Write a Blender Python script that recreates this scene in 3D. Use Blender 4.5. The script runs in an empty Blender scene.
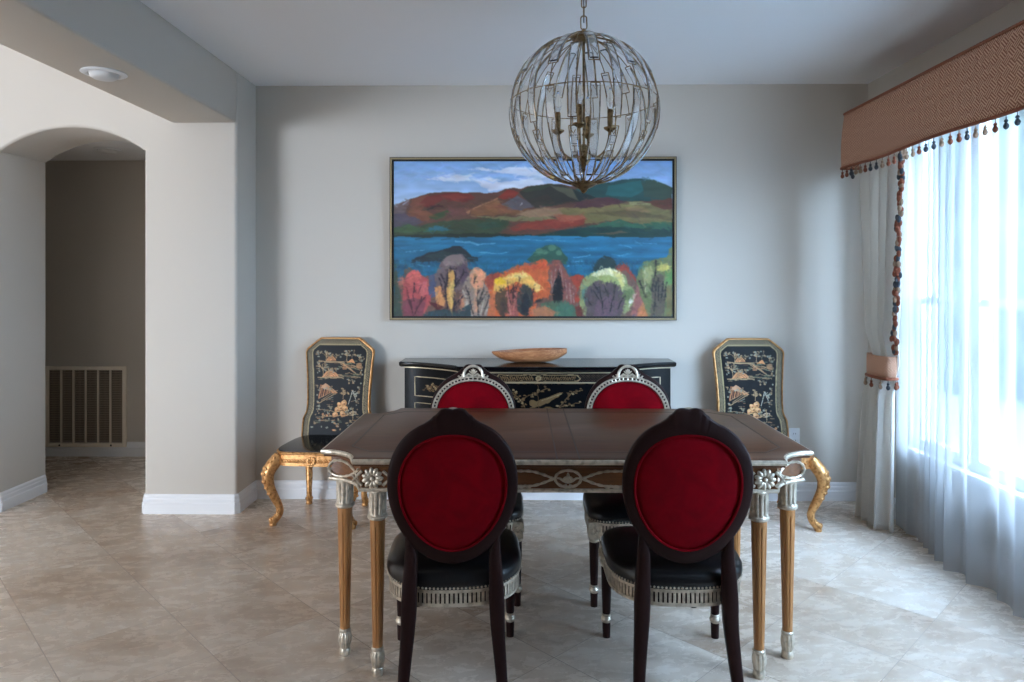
import bpy, bmesh, math, random
import numpy as np
from mathutils import Vector, Matrix
random.seed(7)
S = bpy.context.scene
COL = S.collection
PI = math.pi

# ------------------------------------------------------------------ camera
cam = bpy.data.cameras.new('camera')
cam.sensor_fit = 'HORIZONTAL'
cam.sensor_width = 36.0
cam.lens = 36.0 * 702 / 1024
cam.shift_y = -60 / 1024
cam.clip_start = 0.05
cam_ob = bpy.data.objects.new('camera', cam)
COL.objects.link(cam_ob)
cam_ob.location = (0, 0, 1.42)
cam_ob.rotation_euler = (PI / 2, 0, math.atan(9 / 702))
S.camera = cam_ob
# ------------------------------------------------------------------ world, lights, exposure
S.view_settings.view_transform = 'Standard'
S.view_settings.look = 'None'
S.view_settings.gamma = 1.0
S.view_settings.use_curve_mapping = False
S.view_settings.exposure = 0.45
S.cycles.max_bounces = 12
S.cycles.diffuse_bounces = 8
S.cycles.glossy_bounces = 6
S.cycles.transmission_bounces = 12
S.cycles.transparent_max_bounces = 16
S.cycles.use_denoising = True
S.cycles.sample_clamp_indirect = 6.0
world = bpy.data.worlds.new('sky')
S.world = world
world.use_nodes = True
wn = world.node_tree.nodes
wl = world.node_tree.links
bg = wn['Background']
tc = wn.new('ShaderNodeTexCoord')
sx = wn.new('ShaderNodeSeparateXYZ')
rmp = wn.new('ShaderNodeValToRGB')
wl.new(tc.outputs['Generated'], sx.inputs[0])
wl.new(sx.outputs[2], rmp.inputs[0])
wl.new(rmp.outputs[0], bg.inputs[0])
# sky raised overhead, out of view, to light the sheer and floor
els = rmp.color_ramp.elements
els[0].position = 0.0
els[0].color = (0.13, 0.175, 0.22, 1)
els[1].position = 0.75
els[1].color = (0.62, 0.92, 1.42, 1)
e_ = els.new(0.28)
e_.color = (0.19, 0.255, 0.33, 1)
bg.inputs[1].default_value = 8.5
# bright lobe added to the sky, unseen, to light the window side
lobe_dir = Vector((0.66, -0.70, 0.24)).normalized()
dt = wn.new('ShaderNodeVectorMath'); dt.operation = 'DOT_PRODUCT'
nz_ = wn.new('ShaderNodeVectorMath'); nz_.operation = 'NORMALIZE'
wl.new(tc.outputs['Generated'], nz_.inputs[0])
wl.new(nz_.outputs[0], dt.inputs[0]); dt.inputs[1].default_value = lobe_dir
mr = wn.new('ShaderNodeMapRange'); mr.interpolation_type = 'SMOOTHERSTEP'
mr.inputs[1].default_value = -0.05; mr.inputs[2].default_value = 1.0
mr.inputs[3].default_value = 0.0; mr.inputs[4].default_value = 35.0
wl.new(dt.outputs['Value'], mr.inputs[0])
bg2 = wn.new('ShaderNodeBackground'); bg2.inputs[0].default_value = (0.57, 0.79, 1.07, 1)
wl.new(mr.outputs[0], bg2.inputs[1])
ad = wn.new('ShaderNodeAddShader')
wl.new(bg.outputs[0], ad.inputs[0]); wl.new(bg2.outputs[0], ad.inputs[1])
wl.new(ad.outputs[0], wn['World Output'].inputs[0])

def area(name, loc, rot, sx_, sy_, power, color, portal=False, spread=180):
    l = bpy.data.lights.new(name, 'AREA')
    l.shape = 'RECTANGLE'
    l.size = sx_
    l.size_y = sy_
    l.energy = power
    l.color = color
    l.spread = math.radians(spread)
    if portal:
        l.cycles.is_portal = True
    o = bpy.data.objects.new(name, l)
    COL.objects.link(o)
    o.location = loc
    o.rotation_euler = rot
    return o

# daylight through the dining room window: the sky itself, sampled through a portal
area('window_portal', (2.42, 2.72, 1.40), (0, PI / 2, 0), 1.90, 2.95, 1, (1, 1, 1), portal=True)
# area lamp added out of view for the daylight from the left
area('left_daylight_lamp', (-7.85, -5.05, 1.20), (PI / 2, 0, 0), 3.6, 2.0, 600, (0.75, 0.875, 1.04))
# ------------------------------------------------------------------ material helpers
def lin(c):
    return tuple(((v / 255) / 12.92 if v / 255 <= 0.04045 else ((v / 255 + 0.055) / 1.055) ** 2.4) for v in c)

MATS = {}
def mat(name, rgb=(200, 200, 200), rough=0.5, metal=0.0, **kw):
    m = bpy.data.materials.new(name)
    m.use_nodes = True
    b = m.node_tree.nodes['Principled BSDF']
    b.inputs['Base Color'].default_value = (*lin(rgb), 1)
    b.inputs['Roughness'].default_value = rough
    b.inputs['Metallic'].default_value = metal
    for k, v in kw.items():
        b.inputs[k.replace('_', ' ')].default_value = v
    MATS[name] = m
    return m

def nd(m, typ, **kw):
    n = m.node_tree.nodes.new(typ)
    for k, v in kw.items():
        setattr(n, k, v)
    return n

def ln(m, a, b):
    m.node_tree.links.new(a, b)

def pr(m):
    return m.node_tree.nodes['Principled BSDF']

def math_node(m, op, a, b=None):
    n = nd(m, 'ShaderNodeMath', operation=op)
    for i, v in enumerate((a, b)):
        if v is None:
            continue
        if isinstance(v, (int, float)):
            n.inputs[i].default_value = v
        else:
            ln(m, v, n.inputs[i])
    return n.outputs[0]

def mixc(m, fac, a, b, blend='MIX'):
    n = nd(m, 'ShaderNodeMix', data_type='RGBA', blend_type=blend)
    if isinstance(fac, (int, float)):
        n.inputs[0].default_value = fac
    else:
        ln(m, fac, n.inputs[0])
    for i, v in ((6, a), (7, b)):
        if isinstance(v, tuple):
            n.inputs[i].default_value = (*v, 1)
        else:
            ln(m, v, n.inputs[i])
    return n.outputs[2]

def coords(m, scale=(1, 1, 1), rot=(0, 0, 0), use='Object'):
    t = nd(m, 'ShaderNodeTexCoord')
    mp = nd(m, 'ShaderNodeMapping')
    mp.inputs['Scale'].default_value = scale
    mp.inputs['Rotation'].default_value = rot
    ln(m, t.outputs[use], mp.inputs[0])
    return mp.outputs[0]

def noise(m, vec, scale, detail=3, rough=0.5, dist=0.0):
    n = nd(m, 'ShaderNodeTexNoise')
    n.inputs['Scale'].default_value = scale
    n.inputs['Detail'].default_value = detail
    n.inputs['Roughness'].default_value = rough
    n.inputs['Distortion'].default_value = dist
    if vec is not None:
        ln(m, vec, n.inputs['Vector'])
    return n.outputs['Fac']

def ramp(m, fac, stops):
    r = nd(m, 'ShaderNodeValToRGB')
    els = r.color_ramp.elements
    while len(els) < len(stops):
        els.new(0.5)
    for e, (p, c) in zip(els, stops):
        e.position = p
        e.color = (*c, 1)
    ln(m, fac, r.inputs[0])
    return r.outputs[0]

def bump(m, height, strength=0.2, dist=0.002):
    b = nd(m, 'ShaderNodeBump')
    b.inputs['Strength'].default_value = strength
    b.inputs['Distance'].default_value = dist
    ln(m, height, b.inputs['Height'])
    ln(m, b.outputs[0], pr(m).inputs['Normal'])

def paint(name, rgb, rough=0.75, bs=0.12):
    m = mat(name, rgb, rough)
    v = coords(m)
    bump(m, noise(m, v, 160, 2), bs, 0.002)
    return m

M_wall = paint('greige wall paint', (198, 191, 181))
M_ceil = paint('white ceiling paint', (240, 240, 241), 0.9)
M_trim = mat('white semi gloss trim', (232, 233, 235), 0.35)
M_plastic = mat('white plastic', (225, 226, 228), 0.4)

# travertine laid on the diagonal, 18 inch tiles
M_floor = mat('travertine tile', (180, 165, 148), 0.28)
def build_floor():
    m = M_floor
    g = nd(m, 'ShaderNodeNewGeometry')
    s = nd(m, 'ShaderNodeSeparateXYZ')
    ln(m, g.outputs['Position'], s.inputs[0])
    X, Y = s.outputs[0], s.outputs[1]
    p = 0.6466
    u = math_node(m, 'DIVIDE', math_node(m, 'SUBTRACT', math_node(m, 'ADD', X, Y), 1.48), p)
    v = math_node(m, 'DIVIDE', math_node(m, 'ADD', math_node(m, 'SUBTRACT', X, Y), 1.23), p)
    fu, fv = math_node(m, 'FLOOR', u), math_node(m, 'FLOOR', v)
    cid = nd(m, 'ShaderNodeCombineXYZ')
    ln(m, fu, cid.inputs[0]); ln(m, fv, cid.inputs[1])
    wn_ = nd(m, 'ShaderNodeTexWhiteNoise', noise_dimensions='3D')
    ln(m, cid.outputs[0], wn_.inputs['Vector'])
    tone = wn_.outputs['Value']
    def edge(x):
        fr = math_node(m, 'FRACT', x)
        return math_node(m, 'MINIMUM', fr, math_node(m, 'SUBTRACT', 1.0, fr))
    eu, ev = edge(u), edge(v)
    gu = math_node(m, 'LESS_THAN', eu, 0.0042)
    gv = math_node(m, 'LESS_THAN', ev, 0.0030)
    grout = math_node(m, 'MAXIMUM', gu, gv)
    # veins: stretched noise, drifting per tile
    vc = nd(m, 'ShaderNodeCombineXYZ')
    ln(m, math_node(m, 'ADD', math_node(m, 'MULTIPLY', u, 0.60), math_node(m, 'MULTIPLY', v, 0.50)), vc.inputs[0])
    ln(m, math_node(m, 'MULTIPLY', math_node(m, 'SUBTRACT', math_node(m, 'MULTIPLY', u, 0.8), v), 1.15), vc.inputs[1])
    ln(m, math_node(m, 'MULTIPLY', tone, 37.0), vc.inputs[2])
    n1 = noise(m, vc.outputs[0], 1.5, 7, 0.62, 0.35)
    n2 = noise(m, vc.outputs[0], 6.0, 6, 0.7, 0.5)
    n3 = noise(m, g.outputs['Position'], 55.0, 3, 0.6)
    f = math_node(m, 'ADD', math_node(m, 'MULTIPLY', n1, 0.64), math_node(m, 'MULTIPLY', n2, 0.22))
    f = math_node(m, 'ADD', f, math_node(m, 'MULTIPLY', n3, 0.14))
    f = math_node(m, 'ADD', f, math_node(m, 'MULTIPLY', math_node(m, 'SUBTRACT', tone, 0.5), 0.19))
    base = ramp(m, f, [(0.26, lin((164, 140, 120))), (0.42, lin((194, 175, 156))), (0.55, lin((209, 194, 178))), (0.74, lin((220, 209, 196)))])
    vein = nd(m, 'ShaderNodeMapRange')
    vein.inputs[1].default_value = 0.0; vein.inputs[2].default_value = 0.010
    vein.inputs[3].default_value = 0.20; vein.inputs[4].default_value = 0.0
    ln(m, math_node(m, 'ABSOLUTE', math_node(m, 'SUBTRACT', n2, 0.5)), vein.inputs[0])
    c = mixc(m, vein.outputs[0], base, lin((140, 112, 88)))
    c = mixc(m, math_node(m, 'MULTIPLY', grout, 0.75), c, lin((128, 110, 94)))
    ln(m, c, pr(m).inputs['Base Color'])
    r = math_node(m, 'ADD', math_node(m, 'MULTIPLY', n2, 0.16), 0.19)
    ln(m, math_node(m, 'ADD', r, math_node(m, 'MULTIPLY', grout, 0.4)), pr(m).inputs['Roughness'])
    bump(m, math_node(m, 'SUBTRACT', math_node(m, 'MULTIPLY', n3, 0.25), grout), 0.25, 0.0015)
build_floor()

def wood(name, dark, light, rough, axis_scale=(1, 14, 14), scale=3.0, coat=0.0):
    m = mat(name, dark, rough)
    v = coords(m, axis_scale)
    n = noise(m, v, scale, 5, 0.6, 1.5)
    n2 = noise(m, v, scale * 6, 3, 0.6)
    f = math_node(m, 'ADD', math_node(m, 'MULTIPLY', n, 0.75), math_node(m, 'MULTIPLY', n2, 0.25))
    ln(m, ramp(m, f, [(0.33, lin(dark)), (0.66, lin(light))]), pr(m).inputs['Base Color'])
    pr(m).inputs['Coat Weight'].default_value = coat
    pr(m).inputs['Coat Roughness'].default_value = 0.2
    bump(m, n2, 0.06, 0.001)
    return m

M_top = wood('walnut table top', (72, 43, 25), (98, 62, 38), 0.36, coat=0.0)
pr(M_top).inputs['Specular IOR Level'].default_value = 0.35
M_apron = wood('walnut apron', (96, 58, 30), (132, 84, 46), 0.38)
M_tleg = wood('honey brown wood leg', (150, 98, 54), (188, 134, 80), 0.4, (14, 14, 1))
M_inlay = mat('dark inlay line', (44, 30, 22), 0.45)
M_bowl = wood('pale carved wood', (146, 84, 48), (206, 146, 100), 0.5, (2, 9, 9), 4)
M_dark = mat('dark espresso wood', (40, 22, 20), 0.45)
pr(M_dark).inputs['Specular IOR Level'].default_value = 0.12
M_leather = mat('black leather', (12, 12, 15), 0.30)
bump(M_leather, noise(M_leather, coords(M_leather), 220, 2), 0.15, 0.001)
M_velvet = mat('red velvet', (116, 0, 14), 0.9)
pr(M_velvet).inputs['Specular IOR Level'].default_value = 0.08
vn = noise(M_velvet, coords(M_velvet), 9, 3, 0.6, 0.8)
ln(M_velvet, ramp(M_velvet, vn, [(0.35, lin((104, 0, 12))), (0.65, lin((126, 0, 16)))]), pr(M_velvet).inputs['Base Color'])

def leafed(name, hi, lo, rough, scale=90, metal=0.8):
    m = mat(name, hi, rough, metal)
    n = noise(m, coords(m), scale, 3, 0.5)
    ln(m, ramp(m, n, [(0.30, lin(lo)), (0.55, lin(hi))]), pr(m).inputs['Base Color'])
    return m

M_silver = leafed('antiqued silver leaf', (214, 201, 182), (170, 158, 140), 0.34, 50, 0.5)
M_gold = leafed('antiqued gold leaf', (222, 170, 112), (168, 112, 62), 0.42, 60)
M_goldline = mat('muted gold line', (206, 190, 158), 0.4, 0.6)
M_bronze = leafed('aged bronze', (150, 124, 88), (84, 64, 44), 0.4, 60)
M_lacquer = mat('black lacquer', (9, 10, 14), 0.16)
M_black = mat('matte black', (14, 14, 15), 0.6)
M_frame = mat('champagne frame', (158, 140, 108), 0.45, 0.5)
M_framedark = mat('black frame edge', (22, 20, 20), 0.5)

M_crystal = mat('clear crystal', (250, 252, 255), 0.03, 0.0, Transmission_Weight=0.96, IOR=1.5)
M_bulb = mat('clear bulb glass', (250, 250, 250), 0.02, 0.0, Transmission_Weight=1.0, IOR=1.2)

# window pane: thin clear glass
M_glass = bpy.data.materials.new('window glass')
M_glass.use_nodes = True
for n in list(M_glass.node_tree.nodes):
    if n.type == 'BSDF_PRINCIPLED':
        M_glass.node_tree.nodes.remove(n)
_o = [n for n in M_glass.node_tree.nodes if n.type == 'OUTPUT_MATERIAL'][0]
_t = nd(M_glass, 'ShaderNodeBsdfTransparent'); _t.inputs[0].default_value = (0.97, 0.99, 1, 1)
_g = nd(M_glass, 'ShaderNodeBsdfGlossy'); _g.inputs['Roughness'].default_value = 0.02
_m = nd(M_glass, 'ShaderNodeMixShader'); _m.inputs[0].default_value = 0.06
ln(M_glass, _t.outputs[0], _m.inputs[1]); ln(M_glass, _g.outputs[0], _m.inputs[2]); ln(M_glass, _m.outputs[0], _o.inputs[0])

# sheer voile
M_sheer = bpy.data.materials.new('white sheer voile')
M_sheer.use_nodes = True
for n in list(M_sheer.node_tree.nodes):
    if n.type == 'BSDF_PRINCIPLED':
        M_sheer.node_tree.nodes.remove(n)
_o = [n for n in M_sheer.node_tree.nodes if n.type == 'OUTPUT_MATERIAL'][0]
_t = nd(M_sheer, 'ShaderNodeBsdfTransparent'); _t.inputs[0].default_value = (1, 1, 1, 1)
_d = nd(M_sheer, 'ShaderNodeBsdfDiffuse'); _d.inputs[0].default_value = (0.52, 0.53, 0.54, 1)
_l = nd(M_sheer, 'ShaderNodeBsdfTranslucent'); _l.inputs[0].default_value = (0.52, 0.53, 0.54, 1)
_m1 = nd(M_sheer, 'ShaderNodeMixShader'); _m1.inputs[0].default_value = 0.55
_m2 = nd(M_sheer, 'ShaderNodeMixShader'); _m2.inputs[0].default_value = 0.61
ln(M_sheer, _d.outputs[0], _m1.inputs[1]); ln(M_sheer, _l.outputs[0], _m1.inputs[2])
ln(M_sheer, _t.outputs[0], _m2.inputs[1]); ln(M_sheer, _m1.outputs[0], _m2.inputs[2])
ln(M_sheer, _m2.outputs[0], _o.inputs[0])

# drape: cream damask with a small woven lattice
M_drape = mat('cream woven drape', (222, 216, 208), 0.85)
def build_drape(m, c1, c2, sc, wsc, rot, bs):
    v = coords(m, (1, 1, 1), (0, 0, 0), 'UV')
    w = nd(m, 'ShaderNodeTexChecker'); w.inputs['Scale'].default_value = sc
    mp = nd(m, 'ShaderNodeMapping'); mp.inputs['Rotation'].default_value = (0, 0, rot)
    ln(m, v, mp.inputs[0]); ln(m, mp.outputs[0], w.inputs['Vector'])
    def wave(dirn):
        a = nd(m, 'ShaderNodeTexWave', bands_direction=dirn)
        a.inputs['Scale'].default_value = wsc
        ln(m, mp.outputs[0], a.inputs['Vector'])
        return a.outputs['Fac']
    f = nd(m, 'ShaderNodeMix', data_type='FLOAT')
    ln(m, w.outputs['Fac'], f.inputs[0]); ln(m, wave('X'), f.inputs[2]); ln(m, wave('Y'), f.inputs[3])
    ln(m, ramp(m, f.outputs[0], [(0.35, lin(c2)), (0.65, lin(c1))]), pr(m).inputs['Base Color'])
    bump(m, f.outputs[0], bs, 0.002)
_o = [n for n in M_drape.node_tree.nodes if n.type == 'OUTPUT_MATERIAL'][0]
_l = nd(M_drape, 'ShaderNodeBsdfTranslucent'); _l.inputs[0].default_value = (0.86, 0.84, 0.80, 1)
_m = nd(M_drape, 'ShaderNodeMixShader'); _m.inputs[0].default_value = 0.40
ln(M_drape, pr(M_drape).outputs[0], _m.inputs[1]); ln(M_drape, _l.outputs[0], _m.inputs[2]); ln(M_drape, _m.outputs[0], _o.inputs[0])
build_drape(M_drape, (242, 238, 233), (231, 226, 220), 60, 36, PI / 4, 0.3)
M_valance = mat('terracotta lattice brocade', (184, 128, 100), 0.85)
build_drape(M_valance, (218, 174, 146), (146, 92, 68), 27, 27, PI / 4, 0.4)
M_cord = mat('rust cord', (136, 76, 50), 0.8)
M_rust = mat('rust tassel', (124, 66, 44), 0.85)
M_slate = mat('slate tassel', (62, 68, 76), 0.85)
M_taupe = mat('taupe tassel', (150, 124, 102), 0.85)

def attr_mat(name, rough, metal_from=None):
    m = mat(name, (255, 255, 255), rough)
    a = nd(m, 'ShaderNodeVertexColor', layer_name='Col')
    ln(m, a.outputs['Color'], pr(m).inputs['Base Color'])
    return m
M_oil = attr_mat('oil paint on canvas', 0.5)
bump(M_oil, noise(M_oil, coords(M_oil, (1, 1, 3)), 60, 3), 0.15, 0.002)
M_chin = attr_mat('painted lacquer', 0.38)
pr(M_chin).inputs['Specular IOR Level'].default_value = 0.12

# ------------------------------------------------------------------ mesh helpers
class MB:
    def __init__(self):
        self.v = []; self.f = []; self.mi = []; self.uv = None
    def add(self, verts, faces, mi=0):
        o = len(self.v)
        self.v += [tuple(p) for p in verts]
        for f in faces:
            self.f.append([i + o for i in f]); self.mi.append(mi)
        return self
    def box(self, x0, x1, y0, y1, z0, z1, mi=0):
        p = [(x, y, z) for z in (z0, z1) for y in (y0, y1) for x in (x0, x1)]
        return self.add(p, [(0, 2, 3, 1), (4, 5, 7, 6), (0, 1, 5, 4), (2, 6, 7, 3), (0, 4, 6, 2), (1, 3, 7, 5)], mi)
    def grid(self, pts, closed_u=False, closed_v=False, mi=0):
        nu, nv = len(pts), len(pts[0])
        fs = []
        for i in range(nu if closed_u else nu - 1):
            for j in range(nv if closed_v else nv - 1):
                a, b = i, (i + 1) % nu
                c, d = j, (j + 1) % nv
                fs.append((a * nv + c, b * nv + c, b * nv + d, a * nv + d))
        return self.add([p for r in pts for p in r], fs, mi)
    def loft(self, rings, cap0=True, cap1=True, mi=0):
        n = len(rings[0])
        self.grid(rings, closed_v=True, mi=mi)
        o = len(self.v) - len(rings) * n
        if cap0:
            self.f.append([o + i for i in range(n)][::-1]); self.mi.append(mi)
        if cap1:
            self.f.append([o + (len(rings) - 1) * n + i for i in range(n)]); self.mi.append(mi)
        return self
    def tube(self, path, r, n=8, closed=False, mi=0):
        P = [Vector(p) for p in path]
        m = len(P)
        R = r if isinstance(r, (list, tuple)) else [r] * m
        rings = []
        prev = None
        for i in range(m):
            if closed:
                t = P[(i + 1) % m] - P[i - 1]
            else:
                t = P[min(i + 1, m - 1)] - P[max(i - 1, 0)]
            t.normalize()
            if prev is None:
                ref = Vector((0, 0, 1)) if abs(t.z) < 0.9 else Vector((1, 0, 0))
                nrm = (ref - t * ref.dot(t)).normalized()
            else:
                nrm = (prev - t * prev.dot(t))
                nrm = nrm.normalized() if nrm.length > 1e-6 else prev
            prev = nrm
            b = t.cross(nrm)
            rings.append([P[i] + (nrm * math.cos(2 * PI * k / n) + b * math.sin(2 * PI * k / n)) * R[i] for k in range(n)])
        if closed:
            return self.grid(rings, closed_u=True, closed_v=True, mi=mi)
        return self.loft(rings, mi=mi)
    def lathe(self, prof, c=(0, 0), n=24, fl=None, mi=0):
        """prof: list of (r, z); fl(theta, i) multiplies the radius"""
        rings = []
        for i, (r, z) in enumerate(prof):
            rings.append([(c[0] + r * (fl(2 * PI * k / n, i) if fl else 1) * math.cos(2 * PI * k / n),
                           c[1] + r * (fl(2 * PI * k / n, i) if fl else 1) * math.sin(2 * PI * k / n), z) for k in range(n)])
        return self.loft(rings, mi=mi)
    def ell(self, c, rx, ry, rz, n=10, m=6, M=None, mi=0):
        rings = []
        for i in range(m + 1):
            a = -PI / 2 + PI * (0.02 + 0.96 * i / m)
            ring = []
            for k in range(n):
                p = Vector((rx * math.cos(a) * math.cos(2 * PI * k / n), ry * math.cos(a) * math.sin(2 * PI * k / n), rz * math.sin(a)))
                if M is not None:
                    p = M @ p
                ring.append(p + Vector(c))
            rings.append(ring)
        return self.loft(rings, mi=mi)
    def prism(self, poly, z0, z1, mi=0):
        return self.loft([[(x, y, z0) for x, y in poly], [(x, y, z1) for x, y in poly]], mi=mi)
    def build(self, name, mats, parent=None, smooth=35, bevel=0, segs=2, bangle=40):
        me = bpy.data.meshes.new(name)
        me.from_pydata([tuple(p) for p in self.v], [], self.f)
        ms = mats if isinstance(mats, (list, tuple)) else [mats]
        for m in ms:
            me.materials.append(m)
        if len(ms) > 1:
            me.polygons.foreach_set('material_index', self.mi)
        bm = bmesh.new()
        bm.from_mesh(me)
        bmesh.ops.recalc_face_normals(bm, faces=bm.faces)
        if bevel:
            es = [e for e in bm.edges if e.is_manifold and e.calc_face_angle(0) > math.radians(bangle)]
            bmesh.ops.bevel(bm, geom=es, offset=bevel, segments=segs, profile=0.5, affect='EDGES', clamp_overlap=True)
        bm.to_mesh(me)
        bm.free()
        if smooth:
            me.shade_smooth()
            me.set_sharp_from_angle(angle=math.radians(smooth))
        o = bpy.data.objects.new(name, me)
        COL.objects.link(o)
        if parent is not None:
            o.parent = parent
        return o

def struct(o):
    o['kind'] = 'structure'
    return o

def thing(name, label, cat, loc=(0, 0, 0), rz=0, group=None):
    o = bpy.data.objects.new(name, None)
    o.empty_display_size = 0.1
    COL.objects.link(o)
    o.location = loc
    o.rotation_euler = (0, 0, rz)
    tag(o, label, cat, group)
    return o

def tag(o, label, cat, group=None, kind=None):
    o['label'] = label
    o['category'] = cat
    if group:
        o['group'] = group
    if kind:
        o['kind'] = kind
    return o

def dup(root, loc, rz, label, group=None):
    r = root.copy(); COL.objects.link(r)
    r.location = loc; r.rotation_euler = (0, 0, rz)
    r['label'] = label
    if group:
        r['group'] = group
    def rec(src, dst):
        for ch in list(src.children):
            c = ch.copy(); COL.objects.link(c); c.parent = dst
            rec(ch, c)
    rec(root, r)
    return r

def catmull(pts, n=8):
    P = [Vector(p) for p in pts]
    out = []
    for i in range(len(P) - 1):
        p0, p1, p2, p3 = P[max(i - 1, 0)], P[i], P[i + 1], P[min(i + 2, len(P) - 1)]
        for k in range(n):
            t = k / n
            out.append(0.5 * ((2 * p1) + (p2 - p0) * t + (2 * p0 - 5 * p1 + 4 * p2 - p3) * t * t + (3 * p1 - p0 - 3 * p2 + p3) * t ** 3))
    out.append(P[-1])
    return out

def interp(x, tab):
    for (a, va), (b, vb) in zip(tab, tab[1:]):
        if x <= b:
            t = 0 if b == a else max(0, (x - a) / (b - a))
            return va + (vb - va) * t
    return tab[-1][1]

# ------------------------------------------------------------------ raster painting helpers (pigment patterns on canvas / lacquer)
class Raster:
    def __init__(self, w, h, res, bgc, seed=1, warp=0.0, warp_scale=8):
        self.w, self.h = w, h
        self.nx, self.ny = int(w * res) + 1, int(h * res) + 1
        xs = np.linspace(0, w, self.nx); ys = np.linspace(0, h, self.ny)
        self.X0, self.Y0 = np.meshgrid(xs, ys)
        self.rng = np.random.default_rng(seed)
        self.C = np.zeros((self.ny, self.nx, 3)); self.C[:] = bgc
        self.X = self.X0 + warp * (self.noise(warp_scale) - 0.5) * 2
        self.Y = self.Y0 + warp * (self.noise(warp_scale) - 0.5) * 2
    def noise(self, s, sy=None):
        sy = sy or s
        gx, gy = int(self.w / s) + 3, int(self.h / sy) + 3
        g = self.rng.random((gy, gx))
        fx, fy = self.X0 / s, self.Y0 / sy
        ix, iy = fx.astype(int), fy.astype(int)
        tx, ty = fx - ix, fy - iy
        tx = tx * tx * (3 - 2 * tx); ty = ty * ty * (3 - 2 * ty)
        return (g[iy, ix] * (1 - tx) + g[iy, ix + 1] * tx) * (1 - ty) + (g[iy + 1, ix] * (1 - tx) + g[iy + 1, ix + 1] * tx) * ty
    def put(self, mask, c, a=1.0):
        self.C[mask] = self.C[mask] * (1 - a) + np.array(c, float) * a
    def poly(self, pts, c, a=1.0):
        x, y = self.X, self.Y
        ins = np.zeros(x.shape, bool)
        n = len(pts)
        for i in range(n):
            (xa, ya), (xb, yb) = pts[i], pts[(i + 1) % n]
            if ya == yb:
                continue
            cond = ((ya > y) != (yb > y)) & (x < (xb - xa) * (y - ya) / (yb - ya) + xa)
            ins ^= cond
        self.put(ins, c, a)
    def ell(self, cx, cy, rx, ry, c, a=1.0):
        self.put(((self.X - cx) / rx) ** 2 + ((self.Y - cy) / ry) ** 2 < 1, c, a)
    def line(self, x0, y0, x1, y1, w, c, a=1.0):
        dx, dy = x1 - x0, y1 - y0
        L2 = dx * dx + dy * dy + 1e-9
        t = np.clip(((self.X - x0) * dx + (self.Y - y0) * dy) / L2, 0, 1)
        d2 = (self.X - x0 - t * dx) ** 2 + (self.Y - y0 - t * dy) ** 2
        self.put(d2 < (w / 2) ** 2, c, a)
    def strokes(self, s, sy, amp):
        self.C *= (1 + amp * (self.noise(s, sy) - 0.5) * 2)[..., None]
    def dabs(self, n, y0, y1, length, width, jit, amp, vert=0.5, alpha=.65):
        """short brush strokes that drag neighbouring colours over each other"""
        sx_, sy_ = (self.nx - 1) / self.w, (self.ny - 1) / self.h
        g = self.rng
        for _ in range(n):
            x, y = g.uniform(0, self.w), g.uniform(y0, y1)
            ix = int(np.clip((x + g.normal(0, jit)) * sx_, 0, self.nx - 1)); iy = int(np.clip((y + g.normal(0, jit)) * sy_, 0, self.ny - 1))
            c = self.C[iy, ix] * (1 + g.uniform(-amp, amp)) + g.uniform(-8, 8, 3)
            a = g.normal(PI / 2, .5) if g.random() < vert else g.normal(0, .35)
            l = length * g.uniform(.5, 1.3); dx, dy = math.cos(a) * l / 2, math.sin(a) * l / 2
            m = l / 2 + width
            i0, i1 = max(0, int((x - m) * sx_)), min(self.nx, int((x + m) * sx_) + 2)
            j0, j1 = max(0, int((y - m) * sy_)), min(self.ny, int((y + m) * sy_) + 2)
            X, Y = self.X0[j0:j1, i0:i1], self.Y0[j0:j1, i0:i1]
            L2 = 4 * (dx * dx + dy * dy)
            t = np.clip(((X - x + dx) * 2 * dx + (Y - y + dy) * 2 * dy) / L2, 0, 1)
            d2 = (X - (x - dx + 2 * dx * t)) ** 2 + (Y - (y - dy + 2 * dy * t)) ** 2
            k = (alpha * np.clip(1.3 - np.sqrt(d2) / (width / 2), 0, 1))[..., None]
            sub = self.C[j0:j1, i0:i1]
            self.C[j0:j1, i0:i1] = sub * (1 - k) + c * k
    def soften(self, n=1):
        for _ in range(n):
            p = np.pad(self.C, ((1, 1), (1, 1), (0, 0)), 'edge')
            self.C = (p[1:-1, 1:-1] * 2 + p[:-2, 1:-1] + p[2:, 1:-1] + p[1:-1, :-2] + p[1:-1, 2:]) / 6
    def linear(self):
        c = np.clip(self.C, 0, 255) / 255
        return np.where(c <= 0.04045, c / 12.92, ((c + 0.055) / 1.055) ** 2.4)

def raster_mesh(name, ras, fn, m, parent):
    """fn(X0/w, Y0/h arrays) -> (x, y, z) arrays"""
    x, y, z = fn(ras.X0 / ras.w, ras.Y0 / ras.h)
    V = np.stack([x, y, z], -1).reshape(-1, 3)
    ny, nx = ras.ny, ras.nx
    idx = np.arange(ny * nx).reshape(ny, nx)
    F = np.stack([idx[:-1, :-1], idx[1:, :-1], idx[1:, 1:], idx[:-1, 1:]], -1).reshape(-1, 4)
    me = bpy.data.meshes.new(name)
    me.vertices.add(len(V)); me.vertices.foreach_set('co', V.astype(np.float32).ravel())
    me.loops.add(F.size); me.loops.foreach_set('vertex_index', F.astype(np.int32).ravel())
    me.polygons.add(len(F)); me.polygons.foreach_set('loop_start', np.arange(0, F.size, 4, dtype=np.int32))
    me.update(calc_edges=True)
    at = me.color_attributes.new('Col', 'FLOAT_COLOR', 'POINT')
    c = ras.linear().reshape(-1, 3)
    at.data.foreach_set('color', np.concatenate([c, np.ones((len(c), 1))], 1).astype(np.float32).ravel())
    me.materials.append(m)
    me.shade_smooth()
    o = bpy.data.objects.new(name, me)
    COL.objects.link(o)
    o.parent = parent
    return o

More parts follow.
